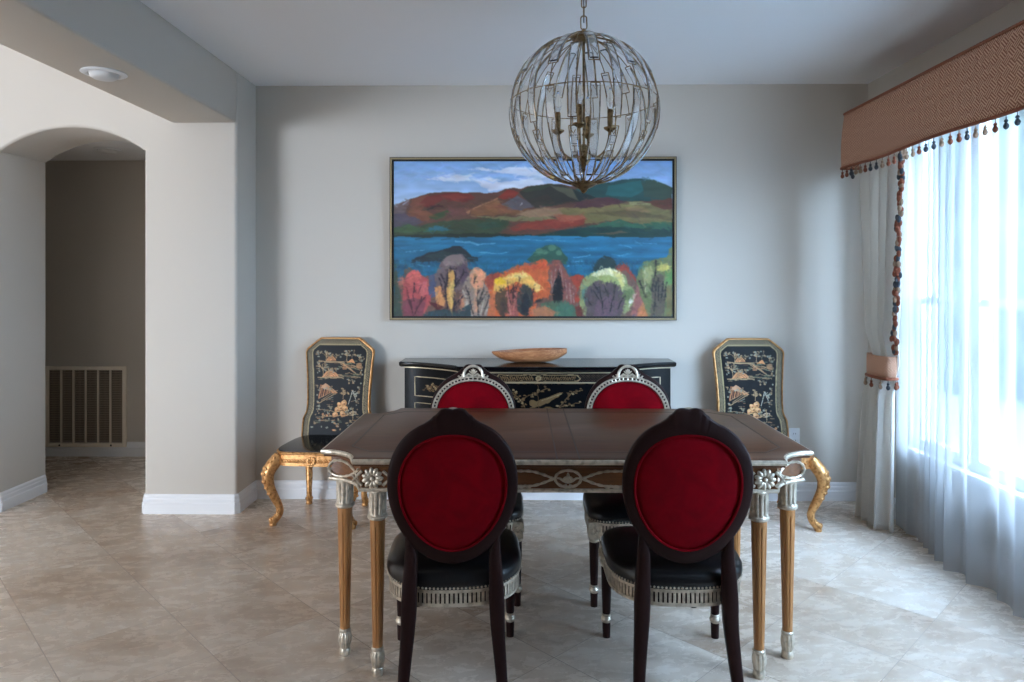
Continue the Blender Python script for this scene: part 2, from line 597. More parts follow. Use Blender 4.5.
# ================================================================== THE ROOM
XL, XR, YB, YA, ZC = -1.735, 2.245, 4.57, 4.265, 2.695
YF = -1.7           # wall behind the camera
XO = -11.2          # far side of the foyer
ZF = 3.5            # foyer ceiling

struct(MB().box(XO - 0.15, XR + 0.2, -5.25, 5.85, -0.1, 0).build('floor', M_floor, smooth=0))
struct(MB().box(XL, XR + 0.2, YF, YB + 0.12, ZC, ZC + 0.1).build('ceiling', M_ceil, smooth=0))
struct(MB().box(XL, XR + 0.2, YB, YB + 0.12, 0, ZC).build('wall_back', M_wall, smooth=0))

# arch wall: slab with an arched opening and bullnose corners
def arch_wall():
    x0, x1 = -3.205, -2.305
    zs, za = 2.217, 2.363
    pts = [(XO, 0), (x0, 0), (x0, zs)]
    cx, hw = (x0 + x1) / 2, (x1 - x0) / 2
    rise = za - zs
    R = (hw * hw + rise * rise) / (2 * rise)
    zc = za - R
    a0 = math.asin(hw / R)
    N = 24
    for i in range(1, N):
        a = -a0 + 2 * a0 * i / N
        pts.append((cx + R * math.sin(a), zc + R * math.cos(a)))
    pts += [(x1, zs), (x1, 0), (XL, 0), (XL, ZF), (XO, ZF)]
    mb = MB()
    mb.loft([[(x, YA, z) for x, z in pts], [(x, YA + 0.425, z) for x, z in pts]])
    me_o = mb.build('wall_arch', M_wall, smooth=0)
    bm = bmesh.new(); bm.from_mesh(me_o.data)
    es = []
    for e in bm.edges:
        a, b = e.verts
        front = abs(a.co.y - YA) < 1e-4 and abs(b.co.y - YA) < 1e-4
        if front and (a.co.z > 0.001 or b.co.z > 0.001) and min(a.co.z, b.co.z) < ZF - 0.01 and min(a.co.x, b.co.x) > XO + 0.01 and not (a.co.z < 0.001 and b.co.z < 0.001):
            es.append(e)
    bmesh.ops.bevel(bm, geom=es, offset=0.02, segments=4, profile=0.5, affect='EDGES')
    bm.to_mesh(me_o.data); bm.free()
    me_o.data.shade_smooth(); me_o.data.set_sharp_from_angle(angle=math.radians(30))
    return struct(me_o)
arch_wall()
# beam between dining room and foyer
struct(MB().box(-2.13, XL, YF, YA, 2.385, ZF).build('trim_beam', M_wall, bevel=0.014, segs=3))
struct(MB().box(XO, -2.13, -5.2, YA, ZF, ZF + 0.1).build('ceiling_foyer', M_ceil, smooth=0))
struct(MB().box(XO - 0.12, XO, -5.2, 5.75, 0, ZF).build('wall_left', M_wall, smooth=0))
# hall behind the arch
struct(MB().box(XO, -0.6, 5.65, 5.77, 0, 2.5).build('wall_hall', M_wall, smooth=0))
struct(MB().box(XO, -0.6, YA + 0.425, 5.65, 2.397, 2.5).build('ceiling_hall', M_ceil, smooth=0))
struct(MB().box(-0.72, -0.6, YB + 0.12, 5.65, 0, 2.5).build('wall_hall_end', M_wall, smooth=0))
# wall behind the camera, with the entry opening on the foyer side
struct(MB().box(-2.13, XR + 0.16, YF - 0.12, YF, 0, ZF).build('wall_front', M_wall, smooth=0))
struct(MB().box(-2.13, XL, YF, 0.7, 0, 2.385).build('wall_left_near', M_wall, smooth=0))
struct(MB().box(-2.25, -2.13, -5.2, YF, 0, ZF).build('wall_living_right', M_wall, smooth=0))
struct(MB().box(XO, -2.13, -5.2, -5.08, 0, ZF).build('wall_living', M_wall, smooth=0))
w = MB()                                     # frame bars added round the unseen daylight lamp; the wall behind is solid
for x in (-9.70, -7.88, -6.06):
    w.box(x, x + 0.06, -5.08, -5.02, 0.14, 2.26)
w.box(-9.70, -6.0, -5.08, -5.02, 0.14, 0.20).box(-9.70, -6.0, -5.08, -5.02, 2.20, 2.26)
struct(w.build('window_4', M_trim, smooth=0))

# right wall with the window opening
WY0, WY1, WZ0, WZ1 = 1.25, 4.08, 0.46, 2.35
w = MB()
w.box(XR, XR + 0.16, YF, WY0, 0, ZC).box(XR, XR + 0.16, WY1, YB, 0, ZC)
w.box(XR, XR + 0.16, WY0, WY1, 0, WZ0).box(XR, XR + 0.16, WY0, WY1, WZ1, ZC)
struct(w.build('wall_right', M_wall, smooth=0))
struct(MB().box(XR - 0.03, XR + 0.02, WY0 - 0.04, WY1 + 0.04, WZ0 - 0.025, WZ0 + 0.004).build('trim_sill', M_trim, bevel=0.005))
for i, (a, b) in enumerate(((3.64, 4.08), (2.46, 3.58), (1.25, 2.40))):
    mb = MB()
    xf0, xf1 = XR + 0.04, XR + 0.10
    for (ya, yb, za, zb) in ((a, a + 0.05, WZ0, WZ1), (b - 0.05, b, WZ0, WZ1), (a + 0.05, b - 0.05, WZ0, WZ0 + 0.06), (a + 0.05, b - 0.05, WZ1 - 0.06, WZ1)):
        mb.box(xf0, xf1, ya, yb, za, zb)
    for zz in (1.31,):
        mb.box(xf0 + 0.01, xf1 - 0.01, a + 0.05, b - 0.05, zz - 0.02, zz + 0.02)
    fr = struct(mb.build('window_%d' % (i + 1), M_trim, smooth=0))
    MB().box(XR + 0.066, XR + 0.072, a + 0.05, b - 0.05, WZ0 + 0.06, WZ1 - 0.06).build('pane', M_glass, fr, smooth=0)
for i, (a, b) in enumerate(((3.58, 3.64), (2.40, 2.46))):
    struct(MB().box(XR + 0.02, XR + 0.12, a, b, WZ0, WZ1).build('trim_%d' % (i + 1), M_trim, smooth=0))

# baseboards
PROF = [(0, 0), (0.017, 0), (0.017, 0.062), (0.0125, 0.068), (0.0125, 0.088), (0.009, 0.094), (0.0085, 0.108), (0.004, 0.117), (0, 0.118)]
def molding(name, path, prof=PROF, m=M_trim):
    """path: 2D points; the profile grows to the right-hand side of travel"""
    P = [Vector(p) for p in path]
    rows = []
    for i in range(len(P)):
        d0 = (P[i] - P[i - 1]).normalized() if i > 0 else (P[1] - P[0]).normalized()
        d1 = (P[i + 1] - P[i]).normalized() if i < len(P) - 1 else d0
        n0, n1 = Vector((d0.y, -d0.x)), Vector((d1.y, -d1.x))
        mt = (n0 + n1).normalized()
        k = 1 / max(0.3, mt.dot(n0))
        rows.append([(P[i].x + mt.x * k * d, P[i].y + mt.y * k * d, z) for d, z in prof])
    return struct(MB().loft(rows).build(name, m, smooth=0))
molding('baseboard_back', [(-2.305, YA + 0.42), (-2.305, YA + 0.012), (-2.293, YA), (XL - 0.015, YA), (XL, YA + 0.015), (XL, YB), (XR, YB)])
molding('baseboard_right', [(XR, YB - 0.017), (XR, YF)])
molding('baseboard_arch', [(XO, YA), (-3.217, YA), (-3.205, YA + 0.012), (-3.205, YA + 0.42)])
molding('baseboard_hall', [(XO, 5.65), (-0.72, 5.65)])

# outside: lawn and a hedge seen faintly through the sheer
def outside():
    m = mat('pale concrete patio', (128, 134, 134), 0.9)
    struct(MB().box(XR + 0.4, 22, -14, 24, -0.4, -0.2).build('ground_outside', m, smooth=0))
    mh = mat('hedge leaves', (96, 120, 84), 0.8)
    n = noise(mh, coords(mh), 14, 4)
    ln(mh, ramp(mh, n, [(0.35, lin((34, 48, 32))), (0.65, lin((104, 122, 100)))]), pr(mh).inputs['Base Color'])
    mb = MB()
    rnd = random.Random(3)
    for i in range(64):
        for k in range(6):
            x = 7.0 + rnd.uniform(-0.4, 0.4); y = 1.2 + i * 0.27 + rnd.uniform(-.1, .1); z = 0.25 + k * 0.95 + rnd.uniform(-.25, .25)
            r = rnd.uniform(0.5, 0.75)
            mb.ell((x, y, z), r, r, r * 0.9, 9, 6)
    h = mb.build('hedge', mh, smooth=60)
    tag(h, 'tall green garden hedge outside, faint through the sheer curtain', 'hedge')
outside()

# ================================================================== PAINTING
def painting():
    t = thing('landscape_painting', 'large framed painting of red hills, blue lake and autumn trees on the back wall', 'painting', (0.076, YB, 1.1665))
    R = Raster(276, 154, 2.0, (130, 172, 224), 5, 0.9, 7)
    P, L, EL = R.poly, R.line, R.ell
    k = np.clip(R.Y0 / 45, 0, 1)[..., None]
    R.C = np.array((118, 164, 222.0)) * (1 - k) + np.array((172, 200, 236.0)) * k
    wht = (216, 222, 240)
    P([(120, 17), (150, 13), (200, 15), (214, 19), (190, 26), (150, 24)], (190, 205, 236), .7)
    P([(30, 17), (55, 14), (65, 13), (77, 14), (87, 17), (96, 17), (105, 21), (115, 20), (145, 16), (150, 22), (128, 27), (111, 27), (95, 30), (93, 28), (97, 26), (85, 23), (84, 21), (77, 19), (65, 20), (49, 20)], wht, .9)
    P([(73, 8), (89, 6), (105, 9), (117, 6), (128, 5), (145, 7), (160, 12), (182, 17), (150, 16), (118, 13), (95, 10)], wht, .85)
    P([(84, 19), (100, 18), (108, 23), (98, 28), (86, 25)], (206, 210, 230), .8)
    # hills
    P([(0, 44), (19, 36.5), (36, 32), (55, 30), (75, 31), (81, 31.5), (102, 31), (111, 27), (125, 27), (140, 24), (147, 23), (163, 22.5), (177, 24.5), (188, 25), (195, 22), (215, 19.7), (229, 18), (257, 18), (276, 26), (276, 75), (0, 75)], (98, 62, 50))
    P([(0, 44), (17, 39.5), (11, 51), (0, 52)], (105, 85, 85))
    P([(0, 52), (11, 51), (20, 55), (35, 58), (25, 62), (5, 65), (0, 66)], (80, 70, 86))
    P([(19, 37), (36, 33), (25, 55), (35, 60), (15, 53)], (122, 66, 46))
    P([(13, 52), (22, 44), (40, 53), (34, 60), (20, 56)], (128, 74, 50))
    P([(32, 36), (55, 31), (75, 32), (81, 36), (70, 40), (50, 38), (40, 42), (33, 46), (25, 41)], (120, 44, 36))
    P([(45, 34), (62, 32), (74, 35), (60, 38)], (138, 50, 38))
    P([(31, 48), (40, 44), (48, 41), (38, 47), (33, 48.5)], (50, 42, 35))
    P([(35, 55), (53, 47), (56, 52), (42, 59)], (60, 78, 45))
    P([(53, 43), (75, 45), (72, 54), (60, 56), (55, 50)], (112, 66, 58))
    P([(76, 48), (103, 37), (107, 43), (137, 48), (119, 53), (77, 54)], (126, 80, 50))
    P([(90, 44), (104, 39), (112, 48), (96, 52)], (138, 84, 52))
    P([(71, 50), (103, 36), (104, 37.2), (76, 49), (74, 53)], (166, 110, 75))
    P([(103, 36), (113, 28), (124, 31), (120, 36), (109, 38)], (140, 46, 32))
    P([(107, 43), (123, 34), (141, 45), (125, 48.5)], (94, 86, 94))
    P([(124, 45), (127, 41), (127, 43)], (180, 175, 180))
    P([(124, 30), (140, 24), (163, 22.5), (177, 27), (184, 40), (165, 43), (141, 46), (133, 40)], (52, 50, 44))
    P([(125, 29), (140, 24), (163, 22.5), (150, 27), (132, 31)], (56, 66, 48))
    P([(130, 38), (152, 33), (160, 42), (141, 45)], (60, 50, 42))
    P([(154, 24), (177, 27), (184, 39), (171, 34)], (86, 86, 66))
    P([(188, 25), (195, 22), (229, 18), (257, 18), (276, 26), (276, 38), (240, 40), (215, 37), (200, 37), (180, 28)], (40, 78, 75))
    P([(212, 24), (245, 20), (250, 28), (235, 36), (210, 34)], (38, 100, 100))
    P([(245, 20), (257, 18), (276, 26), (276, 38), (248, 36)], (56, 78, 66))
    P([(177, 27), (200, 37), (184, 40)], (30, 46, 46))
    P([(177, 47), (183, 40), (215, 36), (233, 40), (205, 46), (190, 48)], (86, 50, 54))
    P([(160, 46), (175, 46), (205, 46), (233, 39.5), (255, 41), (268, 47), (276, 48), (276, 60), (240, 62), (225, 58), (205, 60), (190, 62), (165, 52)], (122, 108, 62))
    P([(233, 40), (254, 41), (253, 43.5), (234, 43.5)], (152, 148, 96))
    P([(254, 39), (276, 37), (276, 47), (268, 48), (255, 43)], (104, 56, 42))
    P([(228, 46), (242, 44), (256, 50), (238, 53)], (142, 112, 70))
    P([(190, 52), (230, 48), (276, 56), (276, 59), (230, 55)], (98, 84, 52))
    P([(77, 54), (120, 55), (150, 54), (165, 57), (140, 60), (110, 59)], (116, 112, 70))
    P([(120, 53), (145, 46), (162, 46), (168, 53), (140, 56)], (152, 116, 86))
    P([(36, 62), (60, 58), (95, 56), (115, 60), (112, 66), (98, 74), (40, 74), (0, 74), (0, 66)], (58, 72, 48))
    P([(0, 66), (13, 62), (35, 67), (60, 70), (0, 71)], (64, 94, 56))
    P([(80, 62), (100, 60), (110, 64), (90, 68)], (50, 78, 60))
    P([(33, 67), (43, 64), (61, 69), (35, 69)], (40, 102, 116))
    P([(115, 66), (123, 62), (145, 59), (170, 56), (190, 57), (189, 63), (170, 66), (145, 68), (118, 69)], (140, 52, 38))
    P([(158, 52), (190, 54), (190, 58), (165, 60)], (164, 84, 58))
    P([(190, 64), (215, 60), (224, 57), (236, 62), (276, 60), (276, 69), (205, 68)], (48, 96, 70))
    P([(0, 73), (75, 71.5), (90, 71), (137, 73), (137, 76), (0, 76)], (38, 48, 40))
    P([(134, 75), (155, 70), (185, 66), (205, 65), (276, 68), (276, 76)], (26, 62, 58))
    P([(196, 72), (225, 69.5), (236, 71), (215, 72.6)], (92, 82, 60))
    R.strokes(22, 3, 0.05)
    # lake
    m = R.Y > 74.6 + 0.5 * np.sin(R.X0 / 30)
    k = np.clip((R.Y0 - 75) / 45, 0, 1)[..., None]
    wat = (np.array((30, 112, 152.0)) * (1 - k) + np.array((16, 90, 122.0)) * k) * (1 + 0.16 * (R.noise(40, 2.2) - .5) * 2)[..., None]
    R.C[m] = wat[m]
    for (a, b, c, d, w_) in ((85, 90, 113, 91, 1), (62, 79, 84, 82, 2.2), (80, 82, 101, 81, 1.2), (239, 80.6, 260, 81.6, .7), (178, 95, 194, 93.4, 1), (188, 86.5, 201, 86, .8), (176, 99, 190, 98.5, .9), (12, 90, 30, 88, .8), (18, 101, 36, 104, 1), (221, 93, 234, 92.4, .8), (222, 83, 236, 86, .6), (120, 78, 170, 79, .6), (172, 104, 188, 103, .7)):
        L(a, b, c, d, w_, (92, 164, 204), .75)
    P([(17, 99), (23, 95), (35, 90), (49, 88), (58, 83.5), (66, 84), (72, 89), (77, 94), (84, 95), (84, 99), (70, 99.5)], (36, 48, 54))
    P([(30, 94), (49, 89), (66, 91), (60, 96), (40, 97)], (44, 60, 62))
    # trees behind
    P([(133, 97), (137, 93), (142, 88), (150, 84), (160, 83), (166, 87), (173, 96), (170, 102), (153, 100), (138, 101)], (46, 88, 72))
    for (x, y, r) in ((144, 89, 4), (157, 86, 4), (164, 91, 3.5), (150, 90, 3)):
        EL(x, y, r, r * .7, (92, 136, 104), .7)
    P([(196, 107), (200, 102), (203, 97), (209, 93), (215, 95), (221, 100), (218, 110), (200, 110)], (34, 58, 58))
    P([(219, 103), (229, 101.5), (234, 107), (240, 118), (240, 125), (228, 121)], (152, 52, 40))
    # undergrowth
    P([(0, 120), (12, 114), (40, 112), (60, 100), (80, 108), (92, 114), (115, 108), (150, 100), (172, 112), (190, 115), (215, 110), (230, 108), (240, 120), (250, 104), (276, 97), (276, 154), (0, 154)], (112, 78, 66))
    P([(0, 98), (3, 105), (6, 125), (9, 154), (0, 154)], (58, 76, 64))
    P([(10, 107), (14, 104), (20, 108), (26, 110), (12, 116)], (90, 84, 76))
    P([(35, 112), (42, 112), (42, 135), (36, 135)], (76, 84, 116))
    P([(9, 121), (14, 112), (18, 108), (24, 107), (27, 112), (33, 116), (35, 125), (37, 140), (30, 151), (14, 152), (9, 138)], (186, 74, 74))
    P([(13, 114), (18, 108), (24, 107), (27, 113), (22, 120), (15, 124)], (212, 90, 84))
    P([(3, 119), (9, 113), (11, 120), (5, 124)], (196, 100, 84))
    P([(24, 120), (33, 119), (35, 130), (27, 134)], (200, 92, 92))
    P([(10, 138), (20, 134), (32, 140), (28, 153), (10, 153)], (136, 62, 74))
    for a in ((20, 152, 14, 128), (21, 152, 28, 134), (20, 140, 20, 120), (22, 146, 31, 134), (19, 148, 15, 136), (25, 130, 28, 122)):
        L(*a, 1.3, (84, 36, 48))
    P([(40, 118), (44, 106), (48, 97), (57, 92), (68, 92), (73, 98), (75, 110), (73, 125), (60, 131), (42, 124)], (112, 92, 94))
    P([(48, 97), (57, 92), (67, 92.5), (70, 99), (60, 104), (50, 104)], (134, 112, 108))
    P([(63, 104), (71, 100), (74, 112), (68, 122)], (92, 70, 84))
    P([(53, 109), (57, 106), (61, 110), (62, 131), (57, 150), (53, 138)], (208, 150, 74))
    P([(55, 120), (60, 116), (61, 131), (57, 148)], (224, 184, 96), .7)
    P([(41, 126), (47, 123), (51, 135), (50, 144), (42, 142)], (216, 140, 80))
    P([(65, 136), (75, 120), (77, 140), (66, 148)], (192, 122, 86))
    for a in ((54, 152, 51, 122), (59, 152, 62, 118), (51, 122, 47, 112), (52, 126, 53, 108), (62, 120, 60, 109), (62, 124, 70, 108), (61, 142, 70, 132), (53, 140, 45, 116), (57, 107, 53, 105), (57, 107, 62, 106)):
        L(*a, 1.5, (46, 34, 44))
    P([(35, 139), (40, 141), (49, 144), (43, 149)], (92, 32, 36))
    P([(70, 120), (76, 110), (81, 104.5), (88, 107), (92, 113), (90, 122), (96, 132), (93, 154), (72, 154), (68, 132)], (150, 128, 112))
    P([(76, 113), (81, 105), (88, 107), (91, 114), (88, 126), (80, 127), (76, 120)], (224, 146, 104))
    P([(80, 126), (86, 122), (84, 150), (80, 150)], (206, 146, 108), .8)
    for a in ((80, 154, 72, 124), (84, 154, 84, 124), (88, 154, 95, 133), (85, 142, 89, 126), (80, 121, 81, 114), (86, 140, 92, 130)):
        L(*a, 1.3, (56, 50, 52))
    for a in ((78, 154, 69, 128), (90, 154, 97, 136), (86.5, 152, 90, 134), (76, 152, 70, 136)):
        L(*a, 1.1, (182, 170, 152))
    P([(60, 150), (66, 146), (76, 141), (77, 154), (28, 154), (31, 150), (50, 146)], (50, 70, 76))
    # orange masses
    P([(90, 117), (95, 112), (105, 110), (118, 105), (130, 101), (145, 99), (147, 97.5), (152, 98), (155, 104), (152, 109), (156, 125), (153, 134), (143, 136), (140, 154), (93, 154), (96, 132), (91, 124)], (212, 92, 44))
    P([(90, 117), (95, 112), (105, 110), (104, 118), (94, 128)], (164, 66, 48))
    P([(118, 105), (132, 101), (147, 97.5), (154, 101), (150, 108), (132, 104)], (220, 84, 44))
    P([(100, 120), (117, 112), (128, 108), (136, 113), (145, 125), (142, 131), (131, 121), (122, 119), (108, 126), (100, 130)], (238, 178, 78))
    P([(112, 116), (128, 109), (134, 114), (122, 116)], (244, 204, 112))
    EL(105, 119, 5, 3.5, (252, 196, 28))
    P([(138, 118), (146, 122), (144, 132), (139, 126)], (246, 196, 104))
    P([(96, 132), (102, 128), (101, 154), (93, 154)], (204, 104, 60))
    EL(108, 139, 7, 14, (94, 68, 46)); EL(109, 145, 4, 10, (74, 58, 48))
    EL(119, 143, 6, 15, (154, 78, 68)); EL(130, 137, 8, 16, (60, 62, 58)); EL(131, 142, 4, 11, (34, 40, 46))
    for a in ((117, 146, 112, 118), (117, 142, 125, 115), (118, 140, 119, 122), (134, 146, 140, 122), (116, 130, 118, 126), (128, 140, 124, 128)):
        L(*a, 1.2, (62, 38, 40))
    for a in ((117, 152, 113, 128), (119, 152, 121, 130)):
        L(*a, 1.2, (196, 112, 96))
    P([(139, 142), (141, 138), (148, 135), (144, 139)], (44, 34, 34))
    # mauve brush and cypress
    P([(153, 101), (158, 97), (164, 98), (170, 106), (176, 115), (182, 126), (182, 142), (157, 138), (157, 122)], (136, 74, 64))
    for a in ((158, 134, 156, 108), (160, 128, 160, 106), (172, 136, 171, 116), (176, 140, 175, 120), (164, 108, 165, 103), (179, 140, 178, 124), (169, 122, 166, 106)):
        L(*a, 1.1, (170, 138, 130), .8)
    P([(164, 109), (167, 116), (168.5, 127), (168, 137), (159, 143), (157, 132), (160, 119)], (24, 26, 30))
    P([(175, 114), (189, 112), (186, 120), (181.5, 130), (187, 136), (180, 142), (181, 126)], (168, 56, 36))
    P([(145, 140), (160, 138), (171, 139), (180, 144), (181, 154), (150, 154)], (74, 100, 74))
    P([(160, 144), (170, 139), (179, 146), (176, 154), (160, 154)], (64, 112, 88), .8)
    P([(137, 146), (150, 143), (161, 148), (160, 154), (138, 154)], (174, 108, 70))
    P([(180, 144), (186, 142), (187, 154), (181, 154)], (112, 46, 38))
    # cream green tree
    P([(185, 124), (188, 118), (190, 114), (195, 111), (204, 108), (211, 106), (219, 105), (226, 110), (230, 114), (231, 121), (237, 126), (239, 132), (237, 141), (229, 152), (188, 152), (185, 140)], (138, 150, 92))
    P([(186, 128), (192, 124), (196, 134), (190, 142)], (86, 124, 108))
    P([(190, 128), (200, 118), (210, 118), (223, 123), (229, 135), (226, 154), (190, 154)], (90, 74, 76))
    P([(200, 140), (214, 132), (224, 142), (220, 154), (198, 154)], (104, 76, 86))
    P([(194, 113), (204, 108), (211, 106), (219, 106), (227, 112), (229, 119), (222, 115), (212, 112), (200, 115)], (222, 220, 166))
    P([(216, 107), (226, 112), (229, 122), (225, 127), (221, 116)], (206, 196, 112))
    P([(200, 115), (212, 112), (222, 117), (214, 120), (204, 118)], (160, 170, 96))
    P([(228, 128), (236, 126), (238, 134), (232, 140), (226, 134)], (104, 122, 72))
    for a in ((208, 150, 203, 122), (214, 150, 220, 122), (213, 140, 209, 120), (204, 138, 198, 128), (196, 142, 190, 134), (222, 146, 228, 134), (202, 128, 197, 120)):
        L(*a, 1.3, (44, 38, 44))
    EL(234, 139, 2, 2.5, (220, 214, 196)); EL(237, 133, 1.6, 2.5, (206, 150, 140))
    # pink stalk + olive tree
    P([(240, 124), (243, 116), (247, 122), (249, 140), (253, 154), (235, 154)], (150, 86, 78))
    P([(243, 146), (248, 138), (252, 154), (240, 154)], (192, 112, 58))
    P([(240, 117), (242, 107), (248, 100), (257, 98), (262, 96), (270, 95), (272, 87), (276, 85), (276, 154), (252, 154), (245, 135)], (104, 114, 66))
    P([(246, 107), (254, 103), (257, 110), (254, 122), (248, 116)], (152, 154, 92))
    P([(268, 110), (276, 106), (276, 124), (269, 122)], (94, 142, 68))
    P([(260, 104), (265, 102), (271, 100), (273, 106), (264, 109), (260, 108)], (196, 178, 78))
    P([(256, 116), (262, 110), (267, 113), (269, 140), (268, 154), (254, 154)], (92, 80, 64))
    P([(270, 124), (276, 122), (276, 154), (270, 154)], (116, 106, 58))
    for a in ((258, 152, 260, 120), (264, 140, 267, 120), (262, 138, 262, 116), (268, 138, 270, 120), (249, 134, 243, 118), (256, 128, 260, 98)):
        L(*a, 1.4, (38, 34, 32))
    L(250, 132, 248, 108, 1.3, (176, 172, 120))
    R.dabs(500, 2, 20, 9, 1.6, 1.2, .05, .0, .5); R.dabs(900, 38, 72, 8, 1.5, .8, .12, .0, .5)
    R.dabs(500, 76, 106, 8, 1.0, 1.0, .10, .0, .5); R.dabs(3600, 98, 154, 3.4, 1.3, 1.0, .16, .7, .6)
    R.soften(2); R.strokes(9, 3.5, 0.05)
    R.C = np.clip(R.C, 0, 255)
    lum = R.C.mean(-1, keepdims=True); R.C = lum + (R.C - lum) * 0.86
    W, H = 1.803, 1.006
    raster_mesh('canvas', R, lambda u, v: ((u - .5) * W, np.full_like(u, -0.030), 0.022 + (1 - v) * H), M_oil, t)
    W2, H2, d = 1.852, 1.0545, 0.045
    fr = MB()
    def rect(a, y0, y1, w_):  # frame ring of width w_ starting a inside the outer edge
        x0, x1, z0, z1 = -W2 / 2 + a, W2 / 2 - a, a, H2 - a
        fr.box(x0, x0 + w_, y0, y1, z0, z1); fr.box(x1 - w_, x1, y0, y1, z0, z1)
        fr.box(x0 + w_, x1 - w_, y0, y1, z0, z0 + w_); fr.box(x0 + w_, x1 - w_, y0, y1, z1 - w_, z1)
    rect(0.004, -d, 0, 0.010)
    fr.build('frame', M_frame, t, smooth=0)
    fr = MB(); rect(0, -d + 0.004, 0, 0.004); rect(0.014, -d + 0.012, 0, 0.012)
    fr.box(-W2 / 2 + 0.015, W2 / 2 - 0.015, -0.028, -0.002, 0.015, H2 - 0.015)
    e = fr.build('shadow_gap', M_framedark, t, smooth=0)
    e['label'] = 'black inner slip and edge of the frame'
painting()

# ================================================================== DINING TABLE
TX, TY, TZ = 0.168, 2.982, 0.79
HX, HY, SC = 0.917, 0.500, 0.145
def table_outline(d, n=9):
    """plan outline inset by d, corners scooped; counter-clockwise from the right end of the front edge"""
    hx, hy = HX - d, HY - d
    pts = []
    for sx_, sy_ in ((1, -1), (1, 1), (-1, 1), (-1, -1)):
        cx, cy = sx_ * (HX + 0.0), sy_ * (HY + 0.0)
        r = SC + d
        # arc from front/back edge to side edge, concave
        y_on = math.sqrt(max(r * r - d * d, 0))
        aA = math.atan2(sy_ * (hy - HY), -sx_ * y_on)      # on long edge
        aB = math.atan2(-sy_ * y_on, sx_ * (hx - HX))      # on short edge
        # go the short way
        da = (aB - aA + PI) % (2 * PI) - PI
        arc = [(cx + r * math.cos(aA + da * i / n), cy + r * math.sin(aA + da * i / n)) for i in range(n + 1)]
        if sx_ * sy_ > 0:
            arc = arc[::-1]
        pts += arc
    return pts
def resample(poly, step, closed=True):
    P = [Vector(p).to_2d() for p in poly]
    if closed:
        P = P + [P[0]]
    seg = [(P[i + 1] - P[i]).length for i in range(len(P) - 1)]
    L = sum(seg); n = max(3, int(L / step)); out = []
    i = 0; acc = 0
    for k in range(n if closed else n + 1):
        s = L * k / n
        while i < len(seg) - 1 and acc + seg[i] < s:
            acc += seg[i]; i += 1
        t = (s - acc) / max(seg[i], 1e-9)
        out.append(P[i].lerp(P[i + 1], min(t, 1)))
    return out

